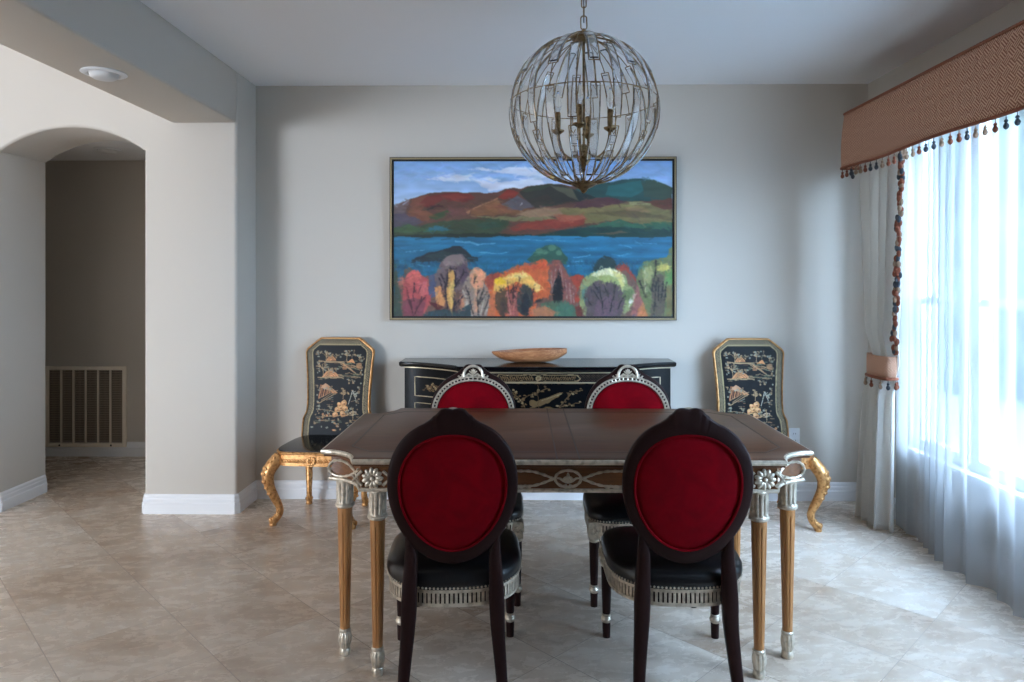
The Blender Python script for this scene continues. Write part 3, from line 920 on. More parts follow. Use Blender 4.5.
def dining_table():
    t = thing('dining_table', 'long walnut dining table with scooped corners, silver carving and paired fluted legs', 'table', (TX, TY, 0))
    MB().prism(table_outline(0.006), TZ - 0.030, TZ).build('tabletop', M_top, t, smooth=30, bevel=0.003, segs=2)
    ed = MB(); ed.tube([(x, y, TZ - 0.012) for x, y in table_outline(0.004)], 0.0095, 8, closed=True)
    e = ed.build('edge_molding', M_silver, t); e['label'] = 'silver leaf edge molding'
    il = MB()
    def strip(pts, w_, closed=True):
        n = len(pts)
        for i in range(n if closed else n - 1):
            a, b = Vector(pts[i]), Vector(pts[(i + 1) % n])
            d = (b - a).normalized(); nn = Vector((-d.y, d.x)) * w_ / 2
            a2, b2 = a - d * w_ / 2, b + d * w_ / 2
            il.loft([[(*(a2 + nn), TZ - .001), (*(a2 - nn), TZ - .001), (*(a2 - nn), TZ + .0006), (*(a2 + nn), TZ + .0006)],
                     [(*(b2 + nn), TZ - .001), (*(b2 - nn), TZ - .001), (*(b2 - nn), TZ + .0006), (*(b2 + nn), TZ + .0006)]])
    ix, iy, c = HX - 0.105, HY - 0.105, 0.085
    strip([(ix - c, -iy), (ix, -iy + c), (ix, iy - c), (ix - c, iy), (-ix + c, iy), (-ix, iy - c), (-ix, -iy + c), (-ix + c, -iy)], 0.006)
    strip([(-0.040, -HY + .008), (-0.040, HY - .008)], 0.005, False)
    strip([(0.040, -HY + .008), (0.040, HY - .008)], 0.005, False)
    il.build('inlay_line', M_inlay, t, smooth=0)
    # apron
    AI = 0.030
    out, inn = table_outline(AI), table_outline(AI + 0.022)
    z0, z1 = 0.668, TZ - 0.029
    MB().loft([[(x, y, z1) for x, y in inn], [(x, y, z1) for x, y in out], [(x, y, z0) for x, y in out], [(x, y, z0) for x, y in inn]], cap0=False, cap1=False).build('apron', M_apron, t, smooth=30)
    lm = MB(); lm.tube([(x, y, z0 + 0.004) for x, y in table_outline(AI - 0.004)], 0.0075, 8, closed=True)
    e = lm.build('lower_molding', M_silver, t); e['label'] = 'silver leaf lower molding'
    # carving: local (s, z) frames on faces
    zc = (z0 + 0.008 + z1 - 0.010) / 2
    A = 0.029
    def ribbon(mb, f, s0, s1, fn, n=36, r=0.0048):
        pts = []
        rr = []
        for i in range(n + 1):
            s = s0 + (s1 - s0) * i / n
            pts.append(f(s, fn(s))); rr.append(r * (1 + 0.22 * math.sin(i * 1.9)))
        mb.tube(pts, rr, 6)
    def leaf(mb, p, n, along, l=0.020):
        mb.ell(p, l, l * .35, l * .4, 8, 5, Matrix.Rotation(along, 3, n))
    for (nm, face, half) in (('front', -1, 0.735), ('back', 1, 0.735)):
        yy = face * (HY - AI + 0.002)
        f = lambda s, z: (s, yy, zc + z)
        mb = MB()
        for sg in (-1, 1):
            for ph in (-1, 1):
                def fn(s, ph=ph):
                    q = abs(s) - 0.052
                    if q < 0.21:
                        return ph * A * 0.95 * math.sin(min(1.0, q / 0.10) * PI / 2) if q < 0.16 else ph * A * 0.95 * math.cos((q - 0.16) / 0.18 * PI)
                    return ph * A * 0.95 * math.cos((q - 0.16) / 0.18 * PI) if q < 0.52 else ph * A * .5
                ribbon(mb, f, sg * 0.050, sg * 0.640, fn, 70)
            for q in (0.145, 0.165, 0.18):
                leaf(mb, f(sg * q, -A), Vector((0, 1, 0)), sg * (0.3 if q > .16 else -0.5), 0.014)
        ring = [f(0.046 * math.cos(a), 0.030 * math.sin(a)) for a in [2 * PI * i / 28 for i in range(28)]]
        mb.tube(ring, [0.005 * (1 + 0.2 * math.sin(i * 2.2)) for i in range(28)], 6, closed=True)
        mb.ell(f(0, 0.006), 0.006, 0.006, 0.017); mb.ell(f(0, -0.008), 0.010, 0.007, 0.010)
        for sg in (-1, 1):
            mb.ell(f(sg * 0.012, 0.0), 0.006, 0.005, 0.011, 8, 5, Matrix.Rotation(-sg * 0.7, 3, Vector((0, 1, 0))) @ Matrix.Identity(3))
            mb.tube([f(sg * x, z) for x, z in ((0.006, -0.012), (0.018, -0.006), (0.030, 0.002), (0.040, 0.002))], [0.005, 0.005, 0.004, 0.003], 6)
            mb.tube([f(sg * x, z) for x, z in ((0.004, -0.022), (0.014, -0.027), (0.026, -0.026))], 0.005, 6)
        e = mb.build('ribbon_carving', M_silver, t); e['label'] = 'silver twisted ribbon with a ringed flower'
    for face in (-1, 1):                                            # short ends
        xx = face * (HX - AI + 0.002)
        f = lambda s, z: (xx, s, zc + z)
        mb = MB()
        for ph in (-1, 1):
            ribbon(mb, f, -0.24, 0.24, lambda s, ph=ph: ph * A * .9 * math.sin(s / 0.12 * PI), 50)
        e = mb.build('ribbon_carving', M_silver, t); e['label'] = 'silver twisted ribbon'
    for sx_ in (-1, 1):
        for sy_ in (-1, 1):
            # rosettes on the long faces
            c = Vector((sx_ * 0.700, sy_ * (HY - AI + 0.004), zc))
            mb = MB()
            for i in range(11):
                a = 2 * PI * i / 11
                rot = Matrix.Rotation(-a, 3, Vector((0, 1, 0)))
                mb.ell(c + rot @ Vector((0.0245, sy_ * 0.001, 0)), 0.0155, 0.006, 0.0092, 8, 5, rot)
            mb.ell(c + Vector((0, sy_ * 0.005, 0)), 0.0085, 0.006, 0.0085)
            for dx in (-0.05, 0.05):
                for dz in (-1, 1):
                    mb.tube([c + Vector((dx * .75, 0, dz * 0.026)), c + Vector((dx * 1.05, 0, dz * .012)), c + Vector((dx * 1.45, 0, 0 if dx * sx_ < 0 else dz * -.012))], [0.006, 0.005, 0.004], 6)
            e = mb.build('rosette', M_silver, t); e['label'] = 'silver carved daisy rosette'
            # loop bow on the scooped corner
            r = SC + AI - 0.004
            mb = MB()
            pts = []
            aL = math.atan2(0, -sx_); aS = math.atan2(-sy_, 0)
            da = (aS - aL + PI) % (2 * PI) - PI
            for i in range(49):
                q = i / 48
                # figure of eight laid along the arc
                ss = 0.56 + 0.36 * math.cos((q - .5) * 2 * PI * .80)
                zz = 0.030 * math.sin((q - .5) * 2 * PI * 1.25)
                a = aL + da * ss
                pts.append((sx_ * HX + r * math.cos(a), sy_ * HY + r * math.sin(a), zc + zz))
            mb.tube(pts, [0.0052 * (1 + 0.2 * math.sin(i * 1.9)) for i in range(49)], 6)
            e = mb.build('ribbon_loop', M_silver, t); e['label'] = 'silver looped ribbon'
            # paired legs
            for lx, ly in ((0.686, 0.452), (0.838, 0.318)):
                x, y = sx_ * lx, sy_ * ly
                flw = lambda th, i: 1 - 0.15 * max(0, math.cos(th * 8)) ** 3 if 2 <= i <= 13 else 1
                prof = [(0.0275, 0.570), (0.0275, 0.545)] + [(0.0272 - 0.0085 * i / 11, 0.535 - 0.405 * i / 11) for i in range(12)] + [(0.0185, 0.118), (0.0185, 0.090)]
                lg = MB().lathe(prof, (x, y), 48, flw).build('leg', M_tleg, t, smooth=40)
                cap = [(0.030, 0.672), (0.0335, 0.668), (0.0335, 0.662)] + [(0.0325 - 0.0010 * i / 4, 0.656 - 0.068 * i / 4) for i in range(5)] + [(0.0315, 0.580), (0.036, 0.576), (0.036, 0.567), (0.0285, 0.562)]
                fl2 = lambda th, i: 1 - 0.15 * max(0, math.cos(th * 10)) ** 2 if 3 <= i <= 7 else 1
                c_ = MB().lathe(cap, (x, y), 60, fl2).build('capital', M_silver, lg, smooth=40)
                c_['label'] = 'fluted silver capital'
                ft = [(0.019, 0.102), (0.0225, 0.098), (0.0225, 0.092), (0.0205, 0.088), (0.0255, 0.072), (0.0255, 0.055), (0.021, 0.034), (0.0185, 0.028), (0.0215, 0.022), (0.0215, 0.008), (0.019, 0.0)]
                fl3 = lambda th, i: 1 - 0.13 * max(0, math.cos(th * 9)) ** 2 if 3 <= i <= 7 else 1
                f_ = MB().lathe(ft, (x, y), 54, fl3).build('foot', M_silver, lg, smooth=40)
                f_['label'] = 'carved silver foot'
    return t
dining_table()

# ================================================================== RED OVAL BACK DINING CHAIRS
def seat_outline(hw=0.243, yf=0.238, yb=0.236, n=96):
    pts = []
    for k in range(n):
        a = 2 * PI * k / n
        c, s = math.cos(a), math.sin(a)
        if s >= 0:
            pts.append((hw * math.copysign(abs(c) ** 0.36, c), yf * abs(s) ** 0.36 * (0.955 + 0.045 * abs(s))))
        else:
            pts.append((hw * math.copysign(abs(c) ** 0.74, c), -yb * abs(s) ** 0.82))
    return [tuple(p) for p in resample(pts, 0.0155)]

def egg(a, b, zc, k, n=160):
    out = []
    for i in range(n):
        p = 2 * PI * i / n
        c, s = math.cos(p), math.sin(p)
        if s > 0:
            out.append((a * math.copysign(abs(c) ** 0.91, c) * (1 + k * s), zc + b * s ** 0.95))
        else:
            out.append((a * c * (1 + k * s), zc + b * s))
    return out

def by(z):                 # y of the back's middle plane at height z
    return -0.232 - (z - 0.467) * 0.105

def dining_chair(loc, rz, label):
    t = thing('dining_chair', label, 'chair', loc, rz, 'red oval back dining chairs')
    so = seat_outline()
    def sc_(q, d):  # shrink towards the centre
        return [(x * q, y * q) for x, y in so] if d is None else [(x * (1 - d / 0.24), y * (1 - d / 0.24)) for x, y in so]
    # cushion
    rings = []
    for q, z in ((0.985, 0.372), (1.000, 0.380), (1.012, 0.394), (1.008, 0.408), (0.975, 0.423), (0.90, 0.434), (0.75, 0.443), (0.5, 0.449), (0.25, 0.452), (0.04, 0.453)):
        rings.append([(x, y, z) for x, y in sc_(q, None)])
    cu = MB().loft(rings).build('seat_cushion', M_leather, t, smooth=60)
    nt = MB()
    for x, y in resample(sc_(1.004, None), 0.0135):
        nt.ell((x, y, 0.381), 0.0042, 0.0042, 0.0042, 6, 4)
    nt.build('nailhead_trim', M_silver, cu)['label'] = 'silver nailheads'
    MB().prism(sc_(0.965, None), 0.322, 0.374).build('seat_frame', M_dark, t)
    # pierced silver band round the seat frame
    fb = MB()
    oo = sc_(0.988, None); ii = sc_(0.972, None)
    for za, zb in ((0.316, 0.327), (0.363, 0.374)):
        fb.loft([[(x, y, za) for x, y in ii], [(x, y, za) for x, y in oo], [(x, y, zb) for x, y in oo], [(x, y, zb) for x, y in ii]], cap0=False, cap1=False)
    n = len(oo)
    for k in range(n):
        p, q = Vector(oo[k]), Vector(oo[(k + 1) % n])
        d = (q - p).normalized(); nn = Vector((d.y, -d.x))
        c = (p + q) / 2 - nn * 0.0015
        a = c - d * 0.0047; b = c + d * 0.0047
        i1 = a - nn * 0.005; i2 = b - nn * 0.005
        fb.loft([[(*a, 0.325), (*b, 0.325), (*i2, 0.325), (*i1, 0.325)], [(*a, 0.365), (*b, 0.365), (*i2, 0.365), (*i1, 0.365)]])
    e = fb.build('fretwork_band', M_silver, t, smooth=0); e['label'] = 'pierced silver band'
    # front legs
    for sx_ in (-1, 1):
        x, y = sx_ * 0.216, 0.190
        lg = MB().lathe([(0.019, 0.318), (0.021, 0.300), (0.0205, 0.25), (0.0185, 0.16), (0.0160, 0.095), (0.0160, 0.058), (0.0165, 0.050), (0.0150, 0.0)], (x, y), 20).build('leg', M_dark, t)
        MB().lathe([(0.0155, 0.096), (0.020, 0.092), (0.0155, 0.088), (0.0195, 0.083), (0.0225, 0.074), (0.0195, 0.065), (0.0155, 0.060)], (x, y), 20).build('ferrule', M_silver, lg)['label'] = 'silver ball ferrule'
        cb = MB()
        cb.box(x - 0.026, x + 0.026, y - 0.026, y + 0.026, 0.300, 0.372)
        for ax in (0, 1):
            for i in range(8):
                a = 2 * PI * i / 8
                if ax == 0:
                    cb.ell((x + 0.012 * math.cos(a), y + 0.027, 0.337 + 0.012 * math.sin(a)), 0.006, 0.004, 0.006, 6, 4)
                else:
                    cb.ell((x + sx_ * 0.027, y + 0.012 * math.cos(a), 0.337 + 0.012 * math.sin(a)), 0.004, 0.006, 0.006, 6, 4)
        cb.lathe([(0.024, 0.302), (0.024, 0.296), (0.0215, 0.292), (0.0215, 0.284), (0.018, 0.281)], (x, y), 20)
        cb.build('corner_block', M_silver, lg)['label'] = 'silver carved corner block'
    # rear legs: sabre curve flowing into the oval
    for sx_ in (-1, 1):
        path = catmull([(0.170, -0.298, 0.0), (0.160, -0.262, 0.13), (0.150, -0.243, 0.26), (0.147, -0.240, 0.36), (0.145, -0.238, 0.42), (0.142, by(0.50), 0.50), (0.150, by(0.575), 0.575)], 6)
        rings = []
        for p in path:
            z = p.z
            hwid = interp(z, [(0, 0.0165), (0.2, 0.022), (0.33, 0.026), (0.42, 0.024), (0.50, 0.020), (0.575, 0.008)])
            hd = interp(z, [(0, 0.014), (0.3, 0.020), (0.42, 0.019), (0.575, 0.0155)])
            bq = 0.006
            xs = [(-hwid + bq, -hd), (hwid - bq, -hd), (hwid, -hd + bq), (hwid, hd - bq), (hwid - bq, hd), (-hwid + bq, hd), (-hwid, hd - bq), (-hwid, -hd + bq)]
            rings.append([(sx_ * p.x + a, p.y + b, z) for a, b in xs])
        MB().loft(rings).build('leg', M_dark, t, smooth=50)
    # oval back frame with scalloped crest
    outer = egg(0.216, 0.249, 0.716, 0.10, 240)
    inner = egg(0.178, 0.199, 0.712, 0.11, 240)
    def crest(x):
        x = abs(x)
        return interp(x, [(0, 0.0285), (0.006, 0.0305), (0.022, 0.0345), (0.036, 0.0335), (0.045, 0.0285), (0.051, 0.0215), (0.0555, 0.0175), (0.062, 0.0165), (0.068, 0.0105), (0.078, 0.0045), (0.095, 0.0)])
    outer = [(x, z + (crest(x) if z > 0.716 else 0)) for x, z in outer]
    hd = 0.017
    def loop(pts, off, sh=0.0):
        r = []
        for x, z in pts:
            L = math.hypot(x, z - 0.714)
            q = 1 - sh / L
            xx, zz = x * q, 0.714 + (z - 0.714) * q
            r.append((xx, by(zz) + off, zz))
        return r
    MB().grid([loop(inner, hd), loop(outer, hd, 0.007), loop(outer, hd - 0.007), loop(outer, -hd + 0.007), loop(outer, -hd, 0.007), loop(inner, -hd)], closed_u=True, closed_v=True).build('back_frame', M_dark, t, smooth=50)
    # velvet pads, front and back, with a welt
    pd = MB()
    for sg in (1, -1):
        rg = []
        for q, o_ in ((1.0, 0.006), (0.985, 0.013), (0.95, 0.018), (0.86, 0.023), (0.65, 0.028), (0.35, 0.031), (0.05, 0.032)):
            rg.append([(x * q, by(0.712 + (z - 0.712) * q) + sg * (o_ * (1 if sg > 0 else 0.72)), 0.712 + (z - 0.712) * q) for x, z in inner])
        pd.loft(rg, cap0=False)
    pad = pd.build('back_cushion', M_velvet, t, smooth=60)
    wl_ = MB()
    for sg in (1, -1):
        wl_.tube([(x * 0.992, by(z) + sg * 0.0165, 0.712 + (z - 0.712) * 0.992) for x, z in inner], 0.0042, 6, closed=True)
    wl_.build('piping', M_velvet, pad)
    # silver gadrooned rim on the front face
    rim = MB()
    off = hd + 0.001
    for q, r in ((0.188, 0.0045), (0.2045, 0.0045)):
        ks = q / 0.178
        pts = egg(q, 0.199 + (q - 0.178), 0.712, 0.11, 96)
        rim.tube([(x, by(z) + off, z) for x, z in pts], r, 6, closed=True)
    pa = egg(0.188, 0.209, 0.712, 0.11, 76); pb = egg(0.2045, 0.2255, 0.712, 0.11, 76)
    for a, b in zip(pa, pb):
        rim.tube([(a[0], by(a[1]) + off, a[1]), (b[0], by(b[1]) + off, b[1])], 0.0042, 5)
    e = rim.build('gadrooned_rim', M_silver, t); e['label'] = 'silver beaded rim round the red pad'
    cr = MB()
    cz = 0.938
    F = lambda x, z: (x, by(cz + z) + off + 0.002, cz + z)
    cr.tube([F(0.047 * math.cos(a), 0.008 + 0.046 * math.sin(a)) for a in [PI * (-0.08 + 1.16 * i / 20) for i in range(21)]], [0.0055 + 0.002 * abs(math.sin(i * .5)) for i in range(21)], 8)
    for sg in (-1, 1):
        cr.tube([F(sg * (0.060 + 0.014 * q * math.cos(3.2 * PI * q * .5 + 1.2)), 0.012 + 0.014 * q * math.sin(3.2 * PI * q * .5 + 1.2) - 0.004) for q in [1 - .9 * i / 16 for i in range(17)]], 0.0045, 6)
        cr.tube([F(sg * x, z) for x, z in ((0.008, 0.008), (0.022, 0.014), (0.034, 0.004), (0.052, -0.004), (0.075, -0.008))], [0.005, 0.006, 0.006, 0.0055, 0.003], 6)
        for a, l in ((0.35, 0.016), (0.8, 0.016)):
            cr.ell(F(sg * 0.014 * math.sin(a) * 1.1, 0.010 + 0.018 * math.cos(a)), 0.0042, 0.004, l * .8, 6, 5, Matrix.Rotation(sg * a, 3, Vector((0, 1, 0))))
    cr.ell(F(0, 0.028), 0.005, 0.005, 0.015)
    cr.ell(F(0, 0.006), 0.008, 0.006, 0.008)
    e = cr.build('crest_ornament', M_silver, t); e['label'] = 'silver carved shell crest'
    return t
c0 = dining_chair((-0.246, 2.605, 0), math.radians(4), 'red oval back dining chair seen from behind, nearer the white pier')
dup(c0, (0.557, 2.618, 0), 0.0, 'red oval back dining chair seen from behind, nearer the window')
dup(c0, (-0.236, 3.262, 0), PI + math.radians(1), 'red chair with silver crest beyond the table, nearer the white pier')
dup(c0, (0.535, 3.262, 0), PI, 'red chair with silver crest beyond the table, nearer the window')

# ================================================================== GOLD LACQUER SIDE CHAIRS
BORDER_G = (112, 108, 84)
def lacquer_panel():
    """backrest picture: w 46 x h 66 (centimetres), origin top left"""
    R = Raster(46, 66, 3.6, (9, 12, 17), 11, 0.35, 2.2)
    rnd = random.Random(5)
    cop, tan, gry, grn = (200, 142, 96), (168, 140, 104), (150, 150, 132), (96, 104, 84)
    def blobs(cx, cy, n, sx_, sy_, r, cols):
        for _ in range(n):
            R.ell(cx + rnd.gauss(0, sx_), cy + rnd.gauss(0, sy_), r * rnd.uniform(.6, 1.3), r * rnd.uniform(.5, 1.0), rnd.choice(cols), .9)
    def dome(cx, cy, w, h, c):
        P = [(cx - w / 2 + w * i / 12, cy - h * math.sin(PI * i / 12) ** 0.8) for i in range(13)]
        R.poly(P, c)
        for k in (.72, .45):
            for i in range(12):
                a, b = i / 12, (i + 1) / 12
                R.line(cx - w * k / 2 + w * k * a, cy - h * k * math.sin(PI * a), cx - w * k / 2 + w * k * b, cy - h * k * math.sin(PI * b), .3, (110, 66, 44))
    def tree(x, y0, y1, cols, n=5, s=2.0):
        R.line(x, y0, x + rnd.uniform(-.8, .8), y1, .45, tan)
        for _ in range(n):
            bx, by_ = x + rnd.uniform(-s * 1.5, s * 1.5), y1 + rnd.uniform(-s * .6, s * .9)
            R.line(x, (y0 + y1) / 2, bx, by_, .25, tan)
            blobs(bx, by_, 4, .45, .35, .62, cols)
    def grass(x, y):
        for i in range(4):
            R.line(x, y, x + rnd.uniform(-1.6, 1.6), y - rnd.uniform(1, 2.6), .22, gry)
    gl = [gry, tan, (128, 124, 104)]
    # ground lines and shores
    for (a, b, c, d) in ((8, 14.5, 24, 16), (20, 15.5, 39, 19), (10, 25.5, 22, 25), (20, 23.5, 39, 25.5), (24, 17, 38, 20.5), (8, 40, 18, 35), (10, 41, 22, 34), (8, 47, 38, 50), (10, 52, 36, 50)):
        R.line(a, b, c, d, .5, tan, .9)
    for i in range(26):
        x, y = rnd.uniform(22, 39), rnd.uniform(14, 20)
        R.line(x - 1.4, y, x + 1.6, y + rnd.uniform(-.2, .8), .55, rnd.choice([tan, grn, cop]), .85)
    for i in range(16):
        x, y = rnd.uniform(24, 38), rnd.uniform(22.5, 25.5)
        R.line(x - 1.4, y, x + 1.6, y + rnd.uniform(-.5, .5), .5, rnd.choice([tan, grn]), .8)
    dome(17, 14.5, 7, 3.2, cop)
    R.line(8, 15, 26, 15.4, .7, tan)
    dome(16.5, 25.4, 13, 4.6, cop)
    R.line(7, 25.8, 26, 26, .6, tan)
    for k in range(4):
        R.line(26 + k * 1.2, 16.5 + k, 31.5 + k * 1.2, 20 + k, .55, cop if k % 2 == 0 else tan)
    R.poly([(29, 15.5), (32, 13), (34.5, 15.5)], (214, 150, 98))
    R.poly([(35, 17), (39, 15.5), (39.5, 20), (36, 19.5)], (176, 128, 88), .85)
    tree(13.5, 14.5, 9.5, gl, 6, 2.2); tree(28, 14, 9, gl, 6, 2.3); tree(37, 14, 11.5, gl, 3, 1.2)
    tree(11, 24, 17, gl, 7, 2.4); tree(15, 24, 20, gl, 4, 1.6)
    # pavilion
    for i in range(9):
        x = 8.5 + i * 1.15
        R.line(x + rnd.uniform(0, 1), 31 + i * .3, x - 1 + rnd.uniform(-.5, 1), 40 - i * .55, .65, (196, 134, 90) if i % 2 else (150, 100, 72))
    R.poly([(9, 32.5), (13, 29.5), (17, 32), (21, 35), (14, 34)], (190, 146, 112))
    for i in range(5):
        R.line(14 + i, 31 + i * .9, 19 + i * .7, 36.5 - i * .2, .5, cop)
    R.line(8, 43, 21, 36.5, .5, tan); R.line(14, 41, 19, 39, .4, gry)
    # flowers
    tree(26.5, 40, 34.5, [(206, 170, 120), tan], 7, 2.4)
    R.line(31, 43, 34, 34, .5, (190, 184, 168)); R.line(34, 34, 36.5, 40, .45, (170, 166, 150)); R.line(33, 37, 36, 35, .4, gry)
    blobs(35, 36, 8, 1.6, 1.4, .6, gl)
    for (x, y, r) in ((27.5, 42.5, 2.2), (25, 45.5, 2.3), (28.5, 46, 2.1), (22.5, 47, 1.9), (26.5, 49.5, 2.2), (24, 43.5, 1.5), (21, 50, 1.8)):
        R.ell(x, y, r, r * .85, (206, 150, 98)); R.ell(x - .4, y - .5, r * .6, r * .45, (226, 180, 128)); R.ell(x + .5, y + .6, r * .4, r * .25, (140, 90, 60))
    grass(13, 49); grass(16, 50)
    blobs(13, 51, 12, 3, .8, .6, [cop, tan]); blobs(34.5, 48, 12, 1.6, 2.0, .7, [gry, tan, (196, 176, 150)]); R.line(33, 54, 35, 46, .45, tan)
    for i in range(30):
        x, y = rnd.uniform(7, 39), rnd.uniform(50.5, 56)
        R.line(x - 1.2, y, x + 1.2, y + rnd.uniform(-.5, .5), .5, rnd.choice([tan, grn, cop]), .8)
    blobs(23, 58, 26, 9, 3, .8, [cop, tan, gry])
    for (x, y, sx_, sy_) in ((7.5, 10, .8, 1.5), (7.5, 20, .8, 2), (7.5, 34, .9, 2.5), (39, 13, .8, 1.2), (39.5, 22, .8, 1.6), (38.5, 33, .9, 2.5), (38, 43, .8, 2), (7.5, 45, .8, 2), (20, 11, 1.5, 1), (33, 10, 1.2, .8), (20, 20, 1.6, .8), (33, 27.5, 2.5, .6), (17, 33, 2, 1), (31, 48, 1.5, 1), (18, 46, 1.2, .8)):
        blobs(x, y, 9, sx_, sy_, .7, [gry, tan, (140, 116, 86), (112, 104, 84)])
    for i in range(40):
        x, y = rnd.uniform(7, 39), rnd.choice((15.5, 17, 19.5, 25.5, 26.3, 41, 44, 50)) + rnd.uniform(-.6, .6)
        R.line(x - rnd.uniform(.5, 1.6), y, x + rnd.uniform(.5, 1.6), y + rnd.uniform(-.3, .3), .35, rnd.choice([tan, grn, (140, 100, 70)]), .8)
    R.strokes(3, 3, .12)
    return R

def back_hw(z):            # half width of the lacquer chair back at height z
    return interp(z, [(0.42, 0.236), (0.50, 0.234), (0.548, 0.229), (0.575, 0.214), (0.60, 0.207), (0.66, 0.205), (0.75, 0.209), (0.85, 0.216), (0.94, 0.224), (0.965, 0.226), (0.985, 0.219), (1.035, 0.158), (1.05, 0.136), (1.056, 0.128)])

def lacquer_chair(loc, rz, label):
    t = thing('lacquer_side_chair', label, 'chair', loc, rz, 'gold and black lacquer side chairs')
    yb = lambda z: 0.205 + (z - 0.42) * 0.10       # back leans away from the seat (front is -y)
    Z0, Z1 = 0.42, 1.056
    def outl(ins, n=26):
        zs = [Z0 + (Z1 - ins - Z0) * i / 60 for i in range(61)]
        sc = lambda z: max(back_hw(min(Z1, z + (ins * .6 if z > 0.93 else 0))) - ins, 0.02)
        return [(sc(z), z) for z in zs] + [(-sc(z), z) for z in reversed(zs)]
    def lp(ins, off):
        return [(x, yb(z) + off, z) for x, z in outl(ins)]
    # gold frame: outer rim, panel core, inner bead
    MB().grid([lp(0.009, -0.016), lp(0.003, -0.018), lp(0, -0.013), lp(0, 0.013), lp(0.006, 0.018), lp(0.012, 0.014)], closed_u=True, closed_v=True).build('back_frame', M_gold, t, smooth=50)
    MB().loft([lp(0.010, -0.009), lp(0.010, 0.012)]).build('backrest', M_lacquer, t, smooth=40)
    R = lacquer_panel()
    W, H = 46, 66
    # border band painted into the same pigment map: greenish gold diaper with gold dots
    xx = (R.X0 - W / 2) / 100; zz = Z1 - (R.Y0 / H) * (Z1 - Z0)
    def frm(u, v):
        z = Z0 + (Z1 - 0.011 - Z0) * (1 - v)
        hw = np.vectorize(lambda q: back_hw(min(Z1, q + (0.011 * .6 if q > 0.93 else 0))) - 0.0105)(z[:, :1])
        x = (u * 2 - 1) * hw
        return x, np.array(0.205 + (z - 0.42) * 0.10 - 0.0105), z
    x, y, z = frm(R.X0 / W, R.Y0 / H)
    hwz = np.abs(x[:, :1])
    dist = hwz - np.abs(x)                                    # distance to the side edge
    dtop = (Z1 - 0.011) - z
    chamf = (0.226 + 1.045 - 0.055) - (np.abs(x) + z)         # chamfer corners
    d = np.minimum(np.minimum(dist, dtop), np.maximum(chamf, 0) * .75 + 0.0)
    d = np.minimum(d, z - Z0 + 0.03)
    band = (d < 0.034)
    pat = (np.sin(x * 760) * np.sin(z * 760) > 0.12)
    fret = (np.sin((x + z) * 420) > 0.2) & (d > 0.008) & (d < 0.026)
    c = np.where((pat | fret)[..., None], np.array((134, 120, 94.0)), np.array((40, 38, 33.0)))
    R.C[band] = c[band]
    bead = (d > 0.029) & (d < 0.0375)
    R.C[bead] = np.where((np.sin((x - z) * 900) > -.2)[..., None], np.array((192, 172, 128.0)), np.array((96, 84, 60.0)))[bead]
    raster_mesh('painted_panel', R, lambda u, v: frm(u, v), M_chin, t)['label'] = 'black lacquer panel painted with copper pagodas, trees and flowers'
    # seat
    def seat(q=1.0):
        pts = []
        for k in range(72):
            a = 2 * PI * k / 72
            c, s = math.cos(a), math.sin(a)
            xw = 0.238 if s < 0 else 0.238 - 0.035 * s
            fr_ = 1 + (0.02 * math.cos(3 * a) if s < 0 else 0)
            pts.append((q * xw * math.copysign(abs(c) ** .35, c), q * (0.232 * fr_ if s < 0 else 0.226) * math.copysign(abs(s) ** .42, s)))
        return pts
    ap = MB().prism(seat(0.985), 0.352, 0.418)
    ap.loft([[(x, y, 0.416) for x, y in seat(0.985)], [(x, y, 0.421) for x, y in seat(1.015)], [(x, y, 0.430) for x, y in seat(1.02)], [(x, y, 0.434) for x, y in seat(1.0)]])
    apo = ap.build('seat_apron', M_gold, t, smooth=45)
    lv = MB()                                                  # carved leaf row along the front and sides
    ring = resample(seat(0.99), 0.017)
    for i, p in enumerate(ring):
        if p.y < 0.15:
            q = ring[(i + 1) % len(ring)]
            dd = (q - p).normalized(); ang = math.atan2(dd.y, dd.x)
            M = Matrix.Rotation(ang, 3, 'Z') @ Matrix.Rotation(0.6, 3, 'Y')
            lv.ell((p.x, p.y, 0.384), 0.013, 0.0065, 0.0062, 8, 5, M)
            lv.ell((p.x, p.y, 0.376), 0.010, 0.006, 0.005, 8, 5, Matrix.Rotation(ang, 3, 'Z') @ Matrix.Rotation(-0.6, 3, 'Y'))
    for a in range(10):
        lv.ell((0.022 * math.cos(2 * PI * a / 10), -0.236, 0.384 + 0.018 * math.sin(2 * PI * a / 10)), 0.009, 0.008, 0.009, 6, 4)
    lv.build('carved_leaf_row', M_gold, apo)
    MB().loft([[(x, y, 0.432) for x, y in seat(0.985)], [(x, y, 0.439) for x, y in seat(0.975)], [(x, y, 0.441) for x, y in seat(0.90)]]).build('seat', M_lacquer, t, smooth=60)
